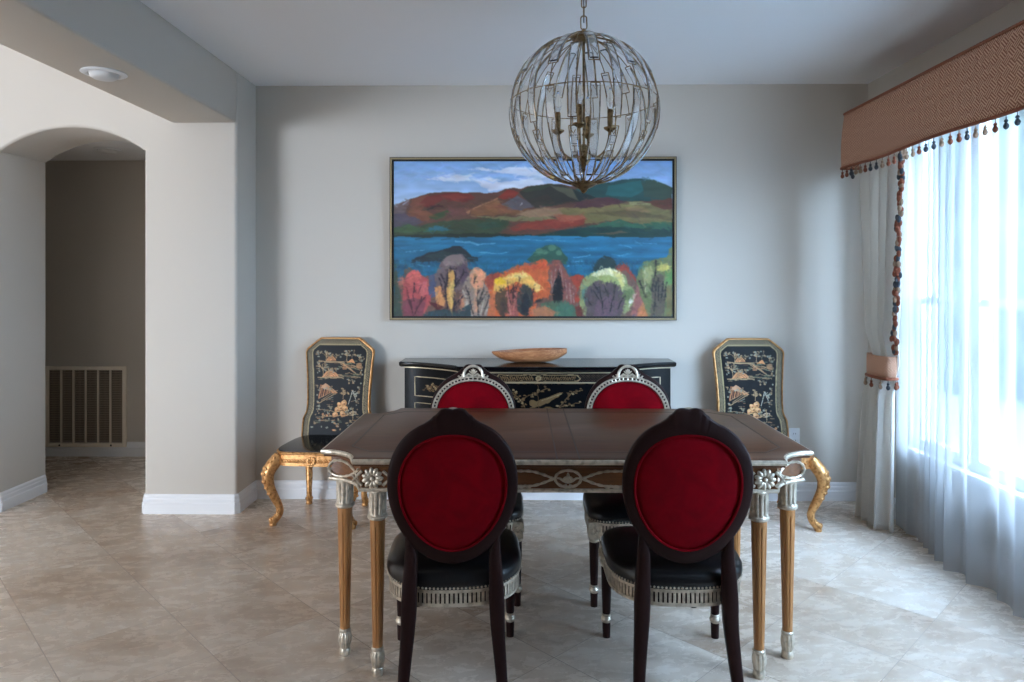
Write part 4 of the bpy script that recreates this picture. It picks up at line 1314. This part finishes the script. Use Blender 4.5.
    # cabriole legs
    for sx_ in (-1, 1):
        for sy_ in (-1, 1):
            fx, fy = sx_ * (0.205 if sy_ < 0 else 0.178), (-0.192 if sy_ < 0 else 0.185)
            dx, dy = (sx_ * 0.85, sy_ * 0.53) if sy_ < 0 else (sx_ * .25, .6)
            k = 1 if sy_ < 0 else 0.55
            ctl = [(0.0, 0.405, 0.030), (0.018, 0.378, 0.037), (0.052, 0.335, 0.038), (0.066, 0.285, 0.034), (0.054, 0.225, 0.027), (0.030, 0.165, 0.025), (0.004, 0.110, 0.021), (-0.002, 0.075, 0.020), (0.014, 0.045, 0.021), (0.036, 0.027, 0.024), (0.046, 0.021, 0.018)]
            path = catmull([(fx + dx * d * k, fy + dy * d * k, z) for d, z, r in ctl], 5)
            rad = [v.x for v in catmull([(r * (1 if sy_ < 0 else .82), 0, 0) for d, z, r in ctl], 5)]
            mb = MB().tube(path, rad, 14)
            fo = path[-1]
            mb.lathe([(0.018, 0.0), (0.020, 0.004), (0.020, 0.014), (0.014, 0.022)], (fo.x - dx * .008, fo.y - dy * .008), 14)
            lg = mb.build('leg', M_gold, t, smooth=60)
            cv = MB()                                          # acanthus on the knee, scroll on the foot
            side = Vector((-dy, dx, 0)).normalized(); outw = Vector((dx, dy, 0)).normalized()
            for i, q in enumerate((0.06, 0.13, 0.20, 0.27, 0.34, 0.41, 0.46)):
                j = int(q * (len(path) - 1)); p = path[j]; r = rad[j]
                for s_ in (-1, 0, 1):
                    cv.ell(p + outw * (r * (0.9 if s_ == 0 else .72)) * (1) + side * s_ * r * .62, 0.0105, 0.0085, 0.017 - .001 * i, 7, 5, Matrix.Rotation(s_ * .5 * sx_, 3, outw))
            cv.build('knee_carving', M_gold, lg, smooth=60)
            cv = MB()
            for i, q in enumerate((0.66, 0.72, 0.78, 0.84, 0.90)):
                j = int(q * (len(path) - 1)); p = path[j]; r = rad[j]
                for s_ in (-1, 1):
                    cv.ell(p + outw * r * .7 + side * s_ * r * .6, 0.008, 0.007, 0.013, 7, 5)
            for s_ in (-1, 1):
                cv.ell(fo + side * s_ * 0.014 + Vector((0, 0, 0.012)) + outw * .004, 0.011, 0.011, 0.011, 8, 6)
            cv.build('foot_scroll', M_gold, lg, smooth=60)
    return t
l0 = lacquer_chair((-1.186, 4.250, 0), math.radians(-5), 'gold and black lacquer chair against the back wall beside the white pier')
dup(l0, (1.446, 4.215, 0), math.radians(1), 'gold and black lacquer chair against the back wall beside the drape')

# ================================================================== SIDEBOARD
def sideboard():
    SX = 0.101
    t = thing('sideboard', 'black lacquer bow front sideboard with gold painted panels under the landscape painting', 'sideboard', (SX, 4.555, 0))
    def front(d=0.0):       # plan of the front, left to right (y negative = towards the room)
        pts = []
        for i in range(15):
            u = i / 14
            pts.append((-0.857 + d + (0.857 - 0.487 - d) * u, -0.215 - 0.195 * (u ** 1.7) + d))
        pts += [(-0.470, -0.448 + d)]
        for i in range(9):
            x = -0.466 + 0.932 * i / 8
            pts.append((x, -0.462 - 0.012 * (1 - (x / .466) ** 2) + d))
        pts += [(0.470, -0.448 + d)]
        for i in range(15):
            u = 1 - i / 14
            pts.append((0.857 - d - (0.857 - 0.487 - d) * u, -0.215 - 0.195 * (u ** 1.7) + d))
        return pts
    def plan(d):
        return front(d) + [(0.857 - d, -0.004), (-0.857 + d, -0.004)]
    mb = MB()
    mb.loft([[(x, y, 0.888) for x, y in plan(0.012)], [(x, y, 0.894) for x, y in plan(0.003)], [(x, y, 0.902) for x, y in plan(0)], [(x, y, 0.915) for x, y in plan(0)], [(x, y, 0.920) for x, y in plan(0.005)]])
    mb.build('top', M_lacquer, t, smooth=40)
    bd = 0.030
    mbd = mat('satin black lacquer', (8, 9, 12), 0.35)
    pr(mbd).inputs['Specular IOR Level'].default_value = 0.15
    MB().prism(plan(bd), 0.330, 0.889).build('body', mbd, t, smooth=40)
    gl = MB()
    F = front(bd - 0.0015)
    for zz, r in ((0.884, 0.0050), (0.345, 0.004)):
        gl.tube([(x, y, zz) for x, y in F], r, 6)
    gl.tube([(x, y - .001, 0.824) for x, y in F if abs(x) < 0.468], 0.0042, 6)
    gl.build('gold_molding', M_goldline, t)
    # side panels framed in gold
    def fpt(x, ins=bd - 0.001):
        P = front(ins)
        for a, b in zip(P, P[1:]):
            if a[0] <= x <= b[0]:
                q = (x - a[0]) / max(b[0] - a[0], 1e-9)
                return a[1] + (b[1] - a[1]) * q
        return P[0][1]
    for sg in (-1, 1):
        pf = MB()
        xa, xb = sg * 0.760, sg * 0.545
        for z0_, z1_ in ((0.708, 0.826), (0.40, 0.665)):
            pth = []
            xs = [xa + (xb - xa) * i / 10 for i in range(11)]
            pth += [(x, fpt(x), z1_) for x in xs] + [(x, fpt(x), z0_) for x in reversed(xs)]
            pf.tube(pth, 0.003, 6, closed=True)
        pf.build('panel_molding', M_goldline, t)
    # painted decoration of the centre: cartouche frieze + doors with a bird on a branch
    R = Raster(92, 54, 3.0, (8, 10, 14), 21, 0.3, 2)
    rnd = random.Random(9)
    gold, gol2, lt = (122, 98, 68), (96, 76, 54), (156, 136, 104)
    fr = (R.Y0 < 5.6)
    R.C[fr] = np.where((np.sin(R.X0 * 4.2) * np.sin(R.Y0 * 4.2) > .25)[..., None], np.array((74, 60, 48.0)), np.array((26, 22, 22.0)))[fr]
    R.poly([(23, .7), (69, .7), (71, 2.8), (69, 4.9), (23, 4.9), (21, 2.8)], lt); R.poly([(23.5, 1.1), (68.5, 1.1), (70.2, 2.8), (68.5, 4.5), (23.5, 4.5), (21.8, 2.8)], (12, 12, 15))
    for i in range(34):
        x = 25 + i * 1.28
        if abs(x - 46) > 2:
            R.line(x, 3.8, x + (1 if x > 46 else -1), 1.8, .45, gold); R.ell(x, 2.8 + rnd.uniform(-.8, .8), .5, .4, gol2)
    R.ell(46, 2.8, 1.7, 1.4, lt); R.ell(46, 2.8, .8, .7, gold)
    R.line(0, 5.9, 92, 5.9, .3, gold)
    def leafy(x0, y0, x1, y1, n, s):
        R.line(x0, y0, x1, y1, .45, gold)
        for i in range(n):
            q = rnd.random(); x, y = x0 + (x1 - x0) * q, y0 + (y1 - y0) * q
            a = rnd.uniform(0, 2 * PI); l = s * rnd.uniform(.6, 1.3)
            bx, by_ = x + l * math.cos(a), y + l * math.sin(a) * .8
            R.line(x, y, bx, by_, .3, gol2); R.ell(bx, by_, .75, .45, rnd.choice([gold, lt, gol2]))
    leafy(35, 16, 44, 11, 9, 1.8); leafy(44, 12, 51, 8.5, 9, 1.7); leafy(31, 11, 36, 16, 8, 1.7); leafy(36, 16, 38, 20, 6, 1.6)
    leafy(58, 20, 66, 11, 9, 1.8); leafy(66, 11, 72, 10, 5, 1.5); leafy(58, 20, 70, 17, 6, 1.5)
    R.poly([(42, 18), (46, 15.5), (52, 14), (58, 11.5), (61, 11), (57, 14), (52, 17), (47, 19.5)], gold); R.ell(43, 17.5, 2.4, 2, gold); R.line(48, 16, 60, 12, .4, lt)
    R.line(39, 21, 46, 19, .6, gold); R.ell(52, 22, 4, 2.5, gold); R.ell(52, 22.4, 3.2, 1.9, (8, 10, 14))
    for i in range(9):
        leafy(rnd.uniform(8, 84), rnd.uniform(24, 46), rnd.uniform(8, 84), rnd.uniform(24, 48), 14, 2)
    R.line(46, 6.5, 46, 54, .35, gol2)
    yfun = np.vectorize(lambda x: fpt(x, bd - 0.0035))
    def fn(u, v):
        x = (u - .5) * 0.92
        y = np.repeat(yfun(x[:1, :]), x.shape[0], 0)
        return x, y, 0.879 - v * 0.54
    raster_mesh('painted_front', R, fn, M_chin, t)['label'] = 'black front painted with gold frieze, flowering branches and a bird'
    for sg in (-1, 1):                     # flower sprays in the side panels
        R2 = Raster(20, 10, 4, (8, 10, 14), 30 + sg, .25, 2)
        R = R2
        leafy(6, 6, 12, 3.5, 14, 1.5); leafy(10, 7, 15, 4, 12, 1.4)
        f2 = np.vectorize(lambda x: fpt(x, bd - 0.0035))
        def fn2(u, v, sg=sg):
            x = sg * 0.652 + (u - .5) * 0.20
            return x, np.repeat(f2(x[:1, :]), x.shape[0], 0), 0.820 - v * 0.104
        raster_mesh('painted_spray', R2, fn2, M_chin, t)
    for x, y in ((-0.80, -0.20), (0.80, -0.20), (-0.47, -0.40), (0.47, -0.40), (-0.80, -0.05), (0.80, -0.05)):
        p = catmull([(x, y, 0.34), (x, y - 0.012, 0.27), (x, y - 0.006, 0.15), (x, y + .004, 0.05), (x, y - 0.01, 0.0)], 5)
        MB().tube(p, [0.034 - 0.018 * min(1, i / 14) + (0.006 if i > 17 else 0) for i in range(len(p))], 12).build('leg', M_lacquer, t)
sideboard()

def bowl():
    L, D, H = 0.235, 0.095, 0.082
    mb = MB()
    rings = []
    def sec(s, inner):
        q = max(1 - s * s, 0) ** 0.62
        return q
    N = 28
    outer, inn = [], []
    for i in range(N + 1):
        s = -0.985 + 1.97 * i / N
        w_ = D * max(1 - abs(s) ** 2.2, 0.004) ** .8
        top = H - 0.006 + 0.010 * s
        bot = H * (abs(s) ** 3.4) * 0.72
        outer.append([(s * L, w_ * math.cos(a), top - (top - bot) * math.sin(a) ** .8) for a in [PI * k / 12 for k in range(13)]])
        w2 = max(w_ - 0.011, 0.0006); b2 = min(bot + 0.012, top - .001)
        inn.append([(s * L * .97, w2 * math.cos(a), top - (top - b2) * math.sin(a) ** .8) for a in [PI * k / 12 for k in range(13)]])
    rings = [o + i[::-1] for o, i in zip(outer, inn)]
    o = MB().loft(rings).build('dough_bowl', M_bowl, smooth=50)
    o.location = (0.051, 4.33, 0.9195)
    tag(o, 'long carved wooden dough bowl on top of the black sideboard', 'bowl')
bowl()

# ================================================================== CHANDELIER
def chandelier():
    CX, CY, CZ, R = 0.268, 3.0, 2.146, 0.316
    t = thing('chandelier', 'bronze globe chandelier with crystal bars hanging over the table', 'chandelier', (CX, CY, CZ))
    sp = lambda az, la, r=R: Vector((r * math.cos(la) * math.cos(az), r * math.cos(la) * math.sin(az), r * math.sin(la)))
    D2 = math.radians
    def wire(mb, az, l0, l1, hw=0.0, r=0.0021, n=8):
        pts = []
        for i in range(n + 1):
            la = l0 + (l1 - l0) * i / n
            p = sp(az, la)
            e = Vector((-math.sin(az), math.cos(az), 0))
            k = min(1, R * math.cos(la) / 0.10)
            pts.append(p + e * hw * k)
        mb.tube(pts, r, 6)
    def framed(mb, az, lo, hi, hw):
        wire(mb, az, lo, hi, hw); wire(mb, az, lo, hi, -hw)
        e = Vector((-math.sin(az), math.cos(az), 0))
        for la in (lo, hi):
            k = min(1, R * math.cos(la) / 0.10)
            mb.tube([sp(az, la) + e * hw * k, sp(az, la) - e * hw * k], 0.0021, 6)
    def crystal(az, lo, hi, hw):
        e = Vector((-math.sin(az), math.cos(az), 0))
        rings = []
        for i in range(9):
            la = lo + (hi - lo) * i / 8
            k = min(1, R * math.cos(la) / 0.10) * hw
            o_, n_, c_ = sp(az, la, R + 0.0045), sp(az, la, R - 0.0045), sp(az, la, R + 0.001)
            rings.append([o_ + e * k * .72, c_ + e * k, n_ + e * k * .72, n_ - e * k * .72, c_ - e * k, o_ - e * k * .72])
        return MB().loft(rings)
    def arrow(mb, az, la, s):
        p = sp(az, la); e = Vector((-math.sin(az), math.cos(az), 0)); q = sp(az, la + s * 0.05)
        mb.tube([p - e * 0.009, q, p + e * 0.009], 0.0022, 5)
    N = 11
    for k in range(2 * N):
        az = -PI / 2 + 2 * PI * k / (2 * N) + D2(3)
        mb = MB()
        if k % 2 == 0:
            spans = [(D2(26), D2(66)), (D2(-50), D2(4))]
            framed(mb, az, D2(24), D2(80), 0.022); framed(mb, az, D2(-84), D2(6), 0.018)
            wire(mb, az, D2(6), D2(24)); arrow(mb, az, D2(4), -1)
        else:
            spans = [(D2(-15), D2(42)), (D2(-66), D2(-30))]
            framed(mb, az, D2(-17), D2(44), 0.0175); framed(mb, az, D2(-84), D2(-23), 0.0165)
            wire(mb, az, D2(44), D2(83)); wire(mb, az, D2(-23), D2(-17)); arrow(mb, az, D2(-26), -1)
        rb = mb.build('cage_rib', M_bronze, t, smooth=60)
        for lo, hi in spans:
            crystal(az, lo, hi, 0.0160 if k % 2 else 0.0200).build('crystal_bar', M_crystal, rb, smooth=20)
    mb = MB()
    for la in (D2(7), ):
        mb.tube([sp(2 * PI * i / 64, la, R - 0.004) for i in range(64)], 0.002, 6, closed=True)
    mb.build('cage_ring', M_bronze, t)
    MB().lathe([(0.004, R + 0.035), (0.010, R + 0.028), (0.012, R + 0.018), (0.050, R + 0.010), (0.058, R - 0.002), (0.050, R - 0.012), (0.010, R - 0.018), (0.004, R - .02)], n=24).build('top_hub', M_bronze, t)
    MB().lathe([(0.004, -R + 0.02), (0.052, -R + 0.012), (0.056, -R + 0.002), (0.040, -R - 0.008), (0.018, -R - 0.018), (0.010, -R - 0.030), (0.002, -R - 0.036)], n=24).build('finial', M_bronze, t)
    MB().lathe([(0.0055, R - 0.01), (0.0055, -0.14), (0.012, -0.145), (0.026, -0.165), (0.034, -0.190), (0.026, -0.215), (0.012, -0.232), (0.006, -0.240), (0.009, -0.25), (0.004, -0.262), (0.004, -R + .01)], n=20).build('stem', M_bronze, t)
    for i in range(4):
        a = D2(-14 + 90 * i)
        d = Vector((math.cos(a), math.sin(a), 0))
        z0 = -0.185
        path = catmull([d * 0.025 + Vector((0, 0, z0)), d * 0.06 + Vector((0, 0, z0 - 0.012)), d * 0.095 + Vector((0, 0, z0 + 0.02)), d * 0.112 + Vector((0, 0, z0 + 0.075)), d * 0.112 + Vector((0, 0, z0 + 0.10))], 5)
        arm = MB().tube(path, 0.0042, 8).build('candle_arm', M_bronze, t)
        c = d * 0.112; zc = z0 + 0.098
        MB().lathe([(0.004, zc - 0.012), (0.012, zc - 0.006), (0.026, zc + 0.004), (0.028, zc + 0.010), (0.012, zc + 0.008)], (c.x, c.y), 18).build('candle_cup', M_bronze, arm)
        MB().lathe([(0.0115, zc + 0.006), (0.0115, zc + 0.085), (0.009, zc + 0.088)], (c.x, c.y), 16).build('candle_sleeve', M_bronze, arm)
        MB().lathe([(0.008, zc + 0.088), (0.010, zc + 0.095), (0.0165, zc + 0.115), (0.0165, zc + 0.130), (0.010, zc + 0.158), (0.003, zc + 0.180)], (c.x, c.y), 16).build('bulb', M_bulb, arm, smooth=80)
    # loop, chain and canopy
    top = R + 0.030
    mb = MB()
    z = top; i = 0
    while CZ + z < 2.640:
        l, r = (0.060, 0.013) if i == 0 else (0.050, 0.010)
        pts = []
        for k in range(20):
            a = 2 * PI * k / 20
            x = r * math.cos(a); zz = z + l / 2 + (l / 2 - r) * (1 if math.sin(a) > 0 else -1) + r * math.sin(a)
            pts.append((x, 0, zz) if i % 2 == 0 else (0, x, zz))
        mb.tube(pts, 0.0028, 6, closed=True)
        z += l - 0.008; i += 1
    mb.build('chain', M_bronze, t)
    zt = ZC - CZ
    MB().lathe([(0.004, zt - 0.06), (0.010, zt - 0.05), (0.016, zt - 0.035), (0.050, zt - 0.022), (0.064, zt - 0.004), (0.064, zt)], n=28).build('canopy', M_bronze, t)
    MB().tube([(0, 0, top + .03), (0, 0, zt - 0.05)], 0.0022, 6).build('cable', M_black, t)
chandelier()

# ================================================================== WINDOW DRESSING
def uvgrid(name, pts, m, parent=None, us=None, solid=0.0, smooth=80):
    """grid of points with a metric UV map"""
    nu, nv = len(pts), len(pts[0])
    me = bpy.data.meshes.new(name)
    V = [tuple(p) for r in pts for p in r]
    F = [(i * nv + j, (i + 1) * nv + j, (i + 1) * nv + j + 1, i * nv + j + 1) for i in range(nu - 1) for j in range(nv - 1)]
    me.from_pydata(V, [], F)
    U = []
    acc = 0
    cu = [0]
    mid = nv // 2
    for i in range(1, nu):
        acc += (Vector(pts[i][mid]) - Vector(pts[i - 1][mid])).length
        cu.append(acc)
    uvl = me.uv_layers.new(name='UVMap')
    li = 0
    for f in F:
        for vi in f:
            i, j = divmod(vi, nv)
            uvl.data[li].uv = (cu[i], V[i * nv + j][2])
            li += 1
    me.materials.append(m)
    me.shade_smooth()
    o = bpy.data.objects.new(name, me)
    COL.objects.link(o)
    if parent is not None:
        o.parent = parent
    if solid:
        md = o.modifiers.new('cloth', 'SOLIDIFY'); md.thickness = solid
    return o

TCOL = [M_slate, M_rust, M_taupe]
def tassel_mb(p, s=1.0):
    mb = MB()
    x, y, z = p
    mb.tube([(x, y, z), (x, y, z - 0.020 * s)], 0.0020 * s, 5)
    mb.lathe([(0.003 * s, z - 0.016 * s), (0.0075 * s, z - 0.021 * s), (0.0075 * s, z - 0.026 * s), (0.0045 * s, z - 0.029 * s), (0.0105 * s, z - 0.040 * s), (0.0110 * s, z - 0.046 * s), (0.0075 * s, z - 0.054 * s), (0.002 * s, z - 0.058 * s)], (x, y), 10)
    return mb

def valance():
    VX, Y0, Y1 = 1.955, 0.98, 4.28
    t = thing('window_valance', 'terracotta patterned box valance with tassel fringe above the window', 'valance', (XR, (Y0 + Y1) / 2, 0))
    ox, oy = XR, (Y0 + Y1) / 2
    zt, zb = 2.425, 2.100
    # path in plan: far return, front, near return
    P = [(XR - 0.002, Y1)] + [(VX + 0.012, Y1)] + [(VX + 0.003, Y1 - 0.003), (VX, Y1 - 0.012)]
    n = 90
    for i in range(1, n + 1):
        P.append((VX, Y1 - 0.012 - (Y1 - Y0 - 0.024) * i / n))
    P += [(VX + 0.012, Y0), (XR - 0.002, Y0)]
    def zbot(y):
        return zb - 0.006 + 0.006 * math.sin((y - 4.0) * 7.0) - 0.012 * max(0, (2.9 - y)) * 0.6
    rows = []
    for x, y in P:
        col = []
        for k in range(13):
            q = k / 12
            z = zbot(y) + (zt - zbot(y)) * q
            bul = 0.010 * math.sin(PI * q) * (1 if x < VX + .01 else 0) + 0.004 * math.sin(y * 9) * (1 - q) * (1 if x < VX + .01 else 0)
            fl = -0.010 * (1 - q)
            col.append((x - bul + (fl if x < VX + .02 else 0) - ox, y - oy + (0.012 * (1 - q) if y > Y1 - 0.02 and x < VX + .05 else 0), z))
        rows.append(col)
    uvgrid('panel', rows, M_valance, t, solid=0.008)
    MB().box(VX + 0.02 - ox, -0.003, Y0 - oy + .01, Y1 - oy - .01, zt - 0.014, zt - 0.002).build('board_top', M_valance, t, smooth=0)
    tw = MB()
    pp = [Vector((r[-1][0], r[-1][1], zt + 0.003)) for r in rows]
    q = [pp[0]]
    for a in pp[1:]:
        while (a - q[-1]).length > 0.011:
            q.append(q[-1] + (a - q[-1]).normalized() * 0.010)
        if len(q) > 900: break
    tw.tube(q, [0.0065 + 0.0030 * (i % 2) for i in range(len(q))], 6)
    tw.build('top_cord', M_valance, t)['label'] = 'gathered cord along the top edge'
    bw = MB().tube([Vector((r[0][0] - .001, r[0][1], r[0][2] + 0.003)) for r in rows], 0.0085, 8)
    bw.build('bottom_cord', M_cord, t)['label'] = 'rust cord along the bottom edge'
    rnd = random.Random(4)
    y = Y1 - 0.005
    i = 0
    pos = [(VX + 0.06, Y1 + .01), (VX + 0.13, Y1 + .008)]
    while y > Y0:
        pos.append((VX - 0.009, y)); y -= 0.060 + rnd.uniform(-.006, .006)
    for i, (x, yy) in enumerate(pos):
        tassel_mb((x - ox, yy - oy, zbot(yy) - 0.002)).build('tassel', TCOL[(i * 5 + i // 3) % 3], t, smooth=60)
valance()

def drape():
    t = thing('curtain_panel', 'cream drape gathered by a terracotta tieback beside the back wall', 'curtain', (2.13, 4.10, 0))
    ox, oy = 2.13, 4.10
    zt, zb, zn = 2.30, 0.005, 0.95
    na, nz = 150, 70
    rows = []
    edge = []
    def shape(a, z):
        """a 0 (far edge) .. 1 (leading edge)"""
        q = z / zt
        if z >= zn:
            k = (z - zn) / (zt - zn)
            k2 = k ** 0.75
            ya = 4.248 - 0.058 * (1 - k2) * 1.0
            yb_ = 3.985 - 0.240 * k2
            depth = 0.038 + 0.006 * k
            xc = 2.085 - 0.040 * k2
        else:
            k = (zn - z) / zn
            k2 = k ** 0.6
            ya = 4.190 + 0.100 * k2
            yb_ = 3.985 - 0.010 * k2
            depth = 0.035 + 0.012 * k2
            xc = 2.085 - 0.022 * k2
        near = max(0, 1 - abs(z - zn) / 0.18)
        amp = depth * (1 - 0.60 * near)
        y = ya + (yb_ - ya) * a
        ph = a * 2 * PI * 4.5 + 0.6 * math.sin(a * 7) + 0.25 * math.sin(z * 1.7 + a * 4)
        w_ = math.sin(ph)
        x = xc + amp * (w_ + 0.25 * math.sin(2 * ph + 1)) + 0.02 * near * (2 * a - 1) ** 2 * 2
        y += 0.008 * math.cos(ph)
        return (x - ox, y - oy, z)
    for i in range(na + 1):
        rows.append([shape(i / na, zb + (zt - zb) * j / nz) for j in range(nz + 1)])
    uvgrid('fabric', rows, M_drape, t, solid=0.004)
    # tieback band: a flattened ring round the gathered drape
    ring = []
    for k in range(40):
        a = 2 * PI * k / 40
        ring.append((2.085 - ox + 0.052 * math.copysign(abs(math.cos(a)) ** .8, math.cos(a)), 4.086 - oy + 0.121 * math.copysign(abs(math.sin(a)) ** .7, math.sin(a))))
    pts = [[(x * q, y, z) for z, q in ((0.872, 1.0), (0.90, 1.02), (0.96, 1.02), (0.995, 1.0))] for x, y in ring + ring[:1]]
    # tilt slightly: higher towards the window
    band = uvgrid('tieback', pts, M_valance, t, solid=0.006)
    band['label'] = 'terracotta patterned tieback band'
    MB().tube([(x * 1.03, y * 1.01, 0.868) for x, y in ring], 0.0085, 8, closed=True).build('tieback_cord', M_cord, band)
    for i, k in enumerate((20, 24, 28, 32, 16, 12, 36, 8)):
        x, y = ring[k]
        tassel_mb((x * 1.08, y * 1.03, 0.864)).build('tieback_tassel', TCOL[(i + 1) % 3], band, smooth=60)
    # tassel fringe on the leading edge
    rnd = random.Random(8)
    cord = MB(); cp = []
    z = 2.14
    fr = {0: MB(), 1: MB(), 2: MB()}
    while z > 1.02:
        p = shape(1.0, z)
        cp.append((p[0] - 0.004, p[1] - 0.004, p[2]))
        c = rnd.choice((0, 1, 1, 2))
        for _ in range(3):
            c = rnd.choice((0, 1, 1, 2))
            M = Matrix.Rotation(rnd.uniform(-.4, .4), 3, 'X')
            fr[c].ell((p[0] - 0.014 + rnd.uniform(-.010, .008), p[1] - 0.020 + rnd.uniform(-.016, .014), z - rnd.uniform(0, .014)), 0.011, 0.013, 0.019, 8, 5, M)
        z -= 0.027
    cord.tube(cp, 0.008, 6)
    c_ = cord.build('edge_cord', M_cord, t)
    for k in fr:
        o = fr[k].build('edge_fringe', TCOL[k], c_, smooth=60)
        o['kind'] = 'stuff'
drape()

def sheer():
    Y0, Y1 = 1.05, 4.10
    n, nz = 420, 40
    pts = []
    ph = 0.0
    for i in range(n + 1):
        y = Y1 - (Y1 - Y0) * i / n
        per = 0.170 + 0.06 * math.sin(y * 3.1) + 0.04 * math.sin(y * 7.7 + 1)
        ph += (Y1 - Y0) / n / per * 2 * PI
        deep = math.exp(-((y - 3.20) / 0.09) ** 2)
        col = []
        for j in range(nz + 1):
            z = 0.004 + 2.30 * j / nz
            q = z / 2.3
            amp = (0.026 + 0.012 * math.sin(y * 5 + 2)) * (1.15 - 0.3 * q)
            bk = min(1, max(0, (y - 3.45) / 0.4))
            x = 2.125 - 0.020 * (1 - q) + 0.068 * bk + amp * (1 - .68 * bk) * (math.sin(ph + 0.3 * math.sin(z * 1.3 + y * 2)) + .2 * math.sin(2 * ph + .7)) + 0.045 * deep * (1 - .6 * q)
            col.append((min(x, 2.205), y + 0.010 * math.cos(ph), z))
        pts.append(col)
    o = uvgrid('sheer_curtain', pts, M_sheer)
    tag(o, 'white sheer curtain over the whole window', 'curtain')
sheer()

# ================================================================== SMALL FIXTURES
def vent():
    x0, x1, z0, z1, y = -3.852, -3.190, 0.078, 0.730, 5.65
    t = thing('return_air_grille', 'white metal air return grille low on the hall wall beyond the arch', 'vent', ((x0 + x1) / 2, y, z0))
    w2, h = (x1 - x0) / 2, z1 - z0
    f = MB()
    for a, b, c, d in ((-w2, -w2 + .03, 0, h), (w2 - .03, w2, 0, h), (-w2 + .03, w2 - .03, 0, .03), (-w2 + .03, w2 - .03, h - .03, h)):
        f.box(a, b, -0.024, 0, c, d)
    mg = mat('beige painted metal', (238, 228, 212), 0.45)
    f.build('frame', mg, t, bevel=0.003)
    for i in range(1, 6):
        x = -w2 + .03 + (2 * w2 - .06) * i / 6
        MB().box(x - .006, x + .006, -0.020, -0.006, .03, h - .03).build('divider_bar', mg, t, smooth=0)
    MB().box(-w2 + .03, w2 - .03, -0.004, -0.001, .03, h - .03).build('backing', mat('dark filter', (70, 62, 54), .9), t, smooth=0)
    lv = MB()
    for k in range(42):
        z = .036 + (h - .072) * k / 41
        lv.box(-w2 + .03, w2 - .03, -0.013, -0.009, z - .002, z + .002)
    for k in range(60):
        x = -w2 + .032 + (2 * w2 - .064) * k / 59
        lv.box(x - .001, x + .001, -0.010, -0.006, .03, h - .03)
    lv.build('mesh_grid', mat('taupe grid', (176, 162, 144), .6), t, smooth=0)
    for sx_ in (-1, 1):
        MB().ell((sx_ * .21, -0.024, .014), .008, .004, .008).build('latch', M_black, t)
vent()

def outlet():
    t = thing('electrical_outlet', 'white electrical outlet on the back wall beside the lacquer chair', 'outlet', (1.768, YB, 0.352))
    MB().box(-.036, .036, -0.006, 0, 0, .116).build('cover_plate', M_plastic, t, bevel=.003)
    for z in (.036, .080):
        s = MB().box(-.017, .017, -0.0085, -0.005, z - .013, z + .013).build('socket', M_plastic, t, bevel=.002)
        MB().box(-.008, -.0055, -0.009, -.008, z - .004, z + .006).box(.0055, .008, -0.009, -.008, z - .004, z + .006).build('slot', M_black, s, smooth=0)
outlet()

def downlight(loc, label):
    t = thing('recessed_light', label, 'ceiling light', loc)
    MB().lathe([(0.066, -0.001), (0.095, -0.001), (0.097, -0.005), (0.090, -0.009), (0.070, -0.010), (0.064, -0.004)], n=40).build('trim_ring', M_trim, t)
    MB().lathe([(0.064, -0.0012), (0.058, -0.022), (0.045, -0.030), (0.020, -0.034), (0.001, -0.035)], n=32).build('lens', mat('frosted lamp face', (214, 214, 214), .35), t, smooth=60)
downlight((-1.930, 3.225, 2.385), 'round white recessed light in the beam soffit at upper left')
downlight((-3.06, 5.16, 2.397), 'round white recessed light in the hall ceiling beyond the arch')
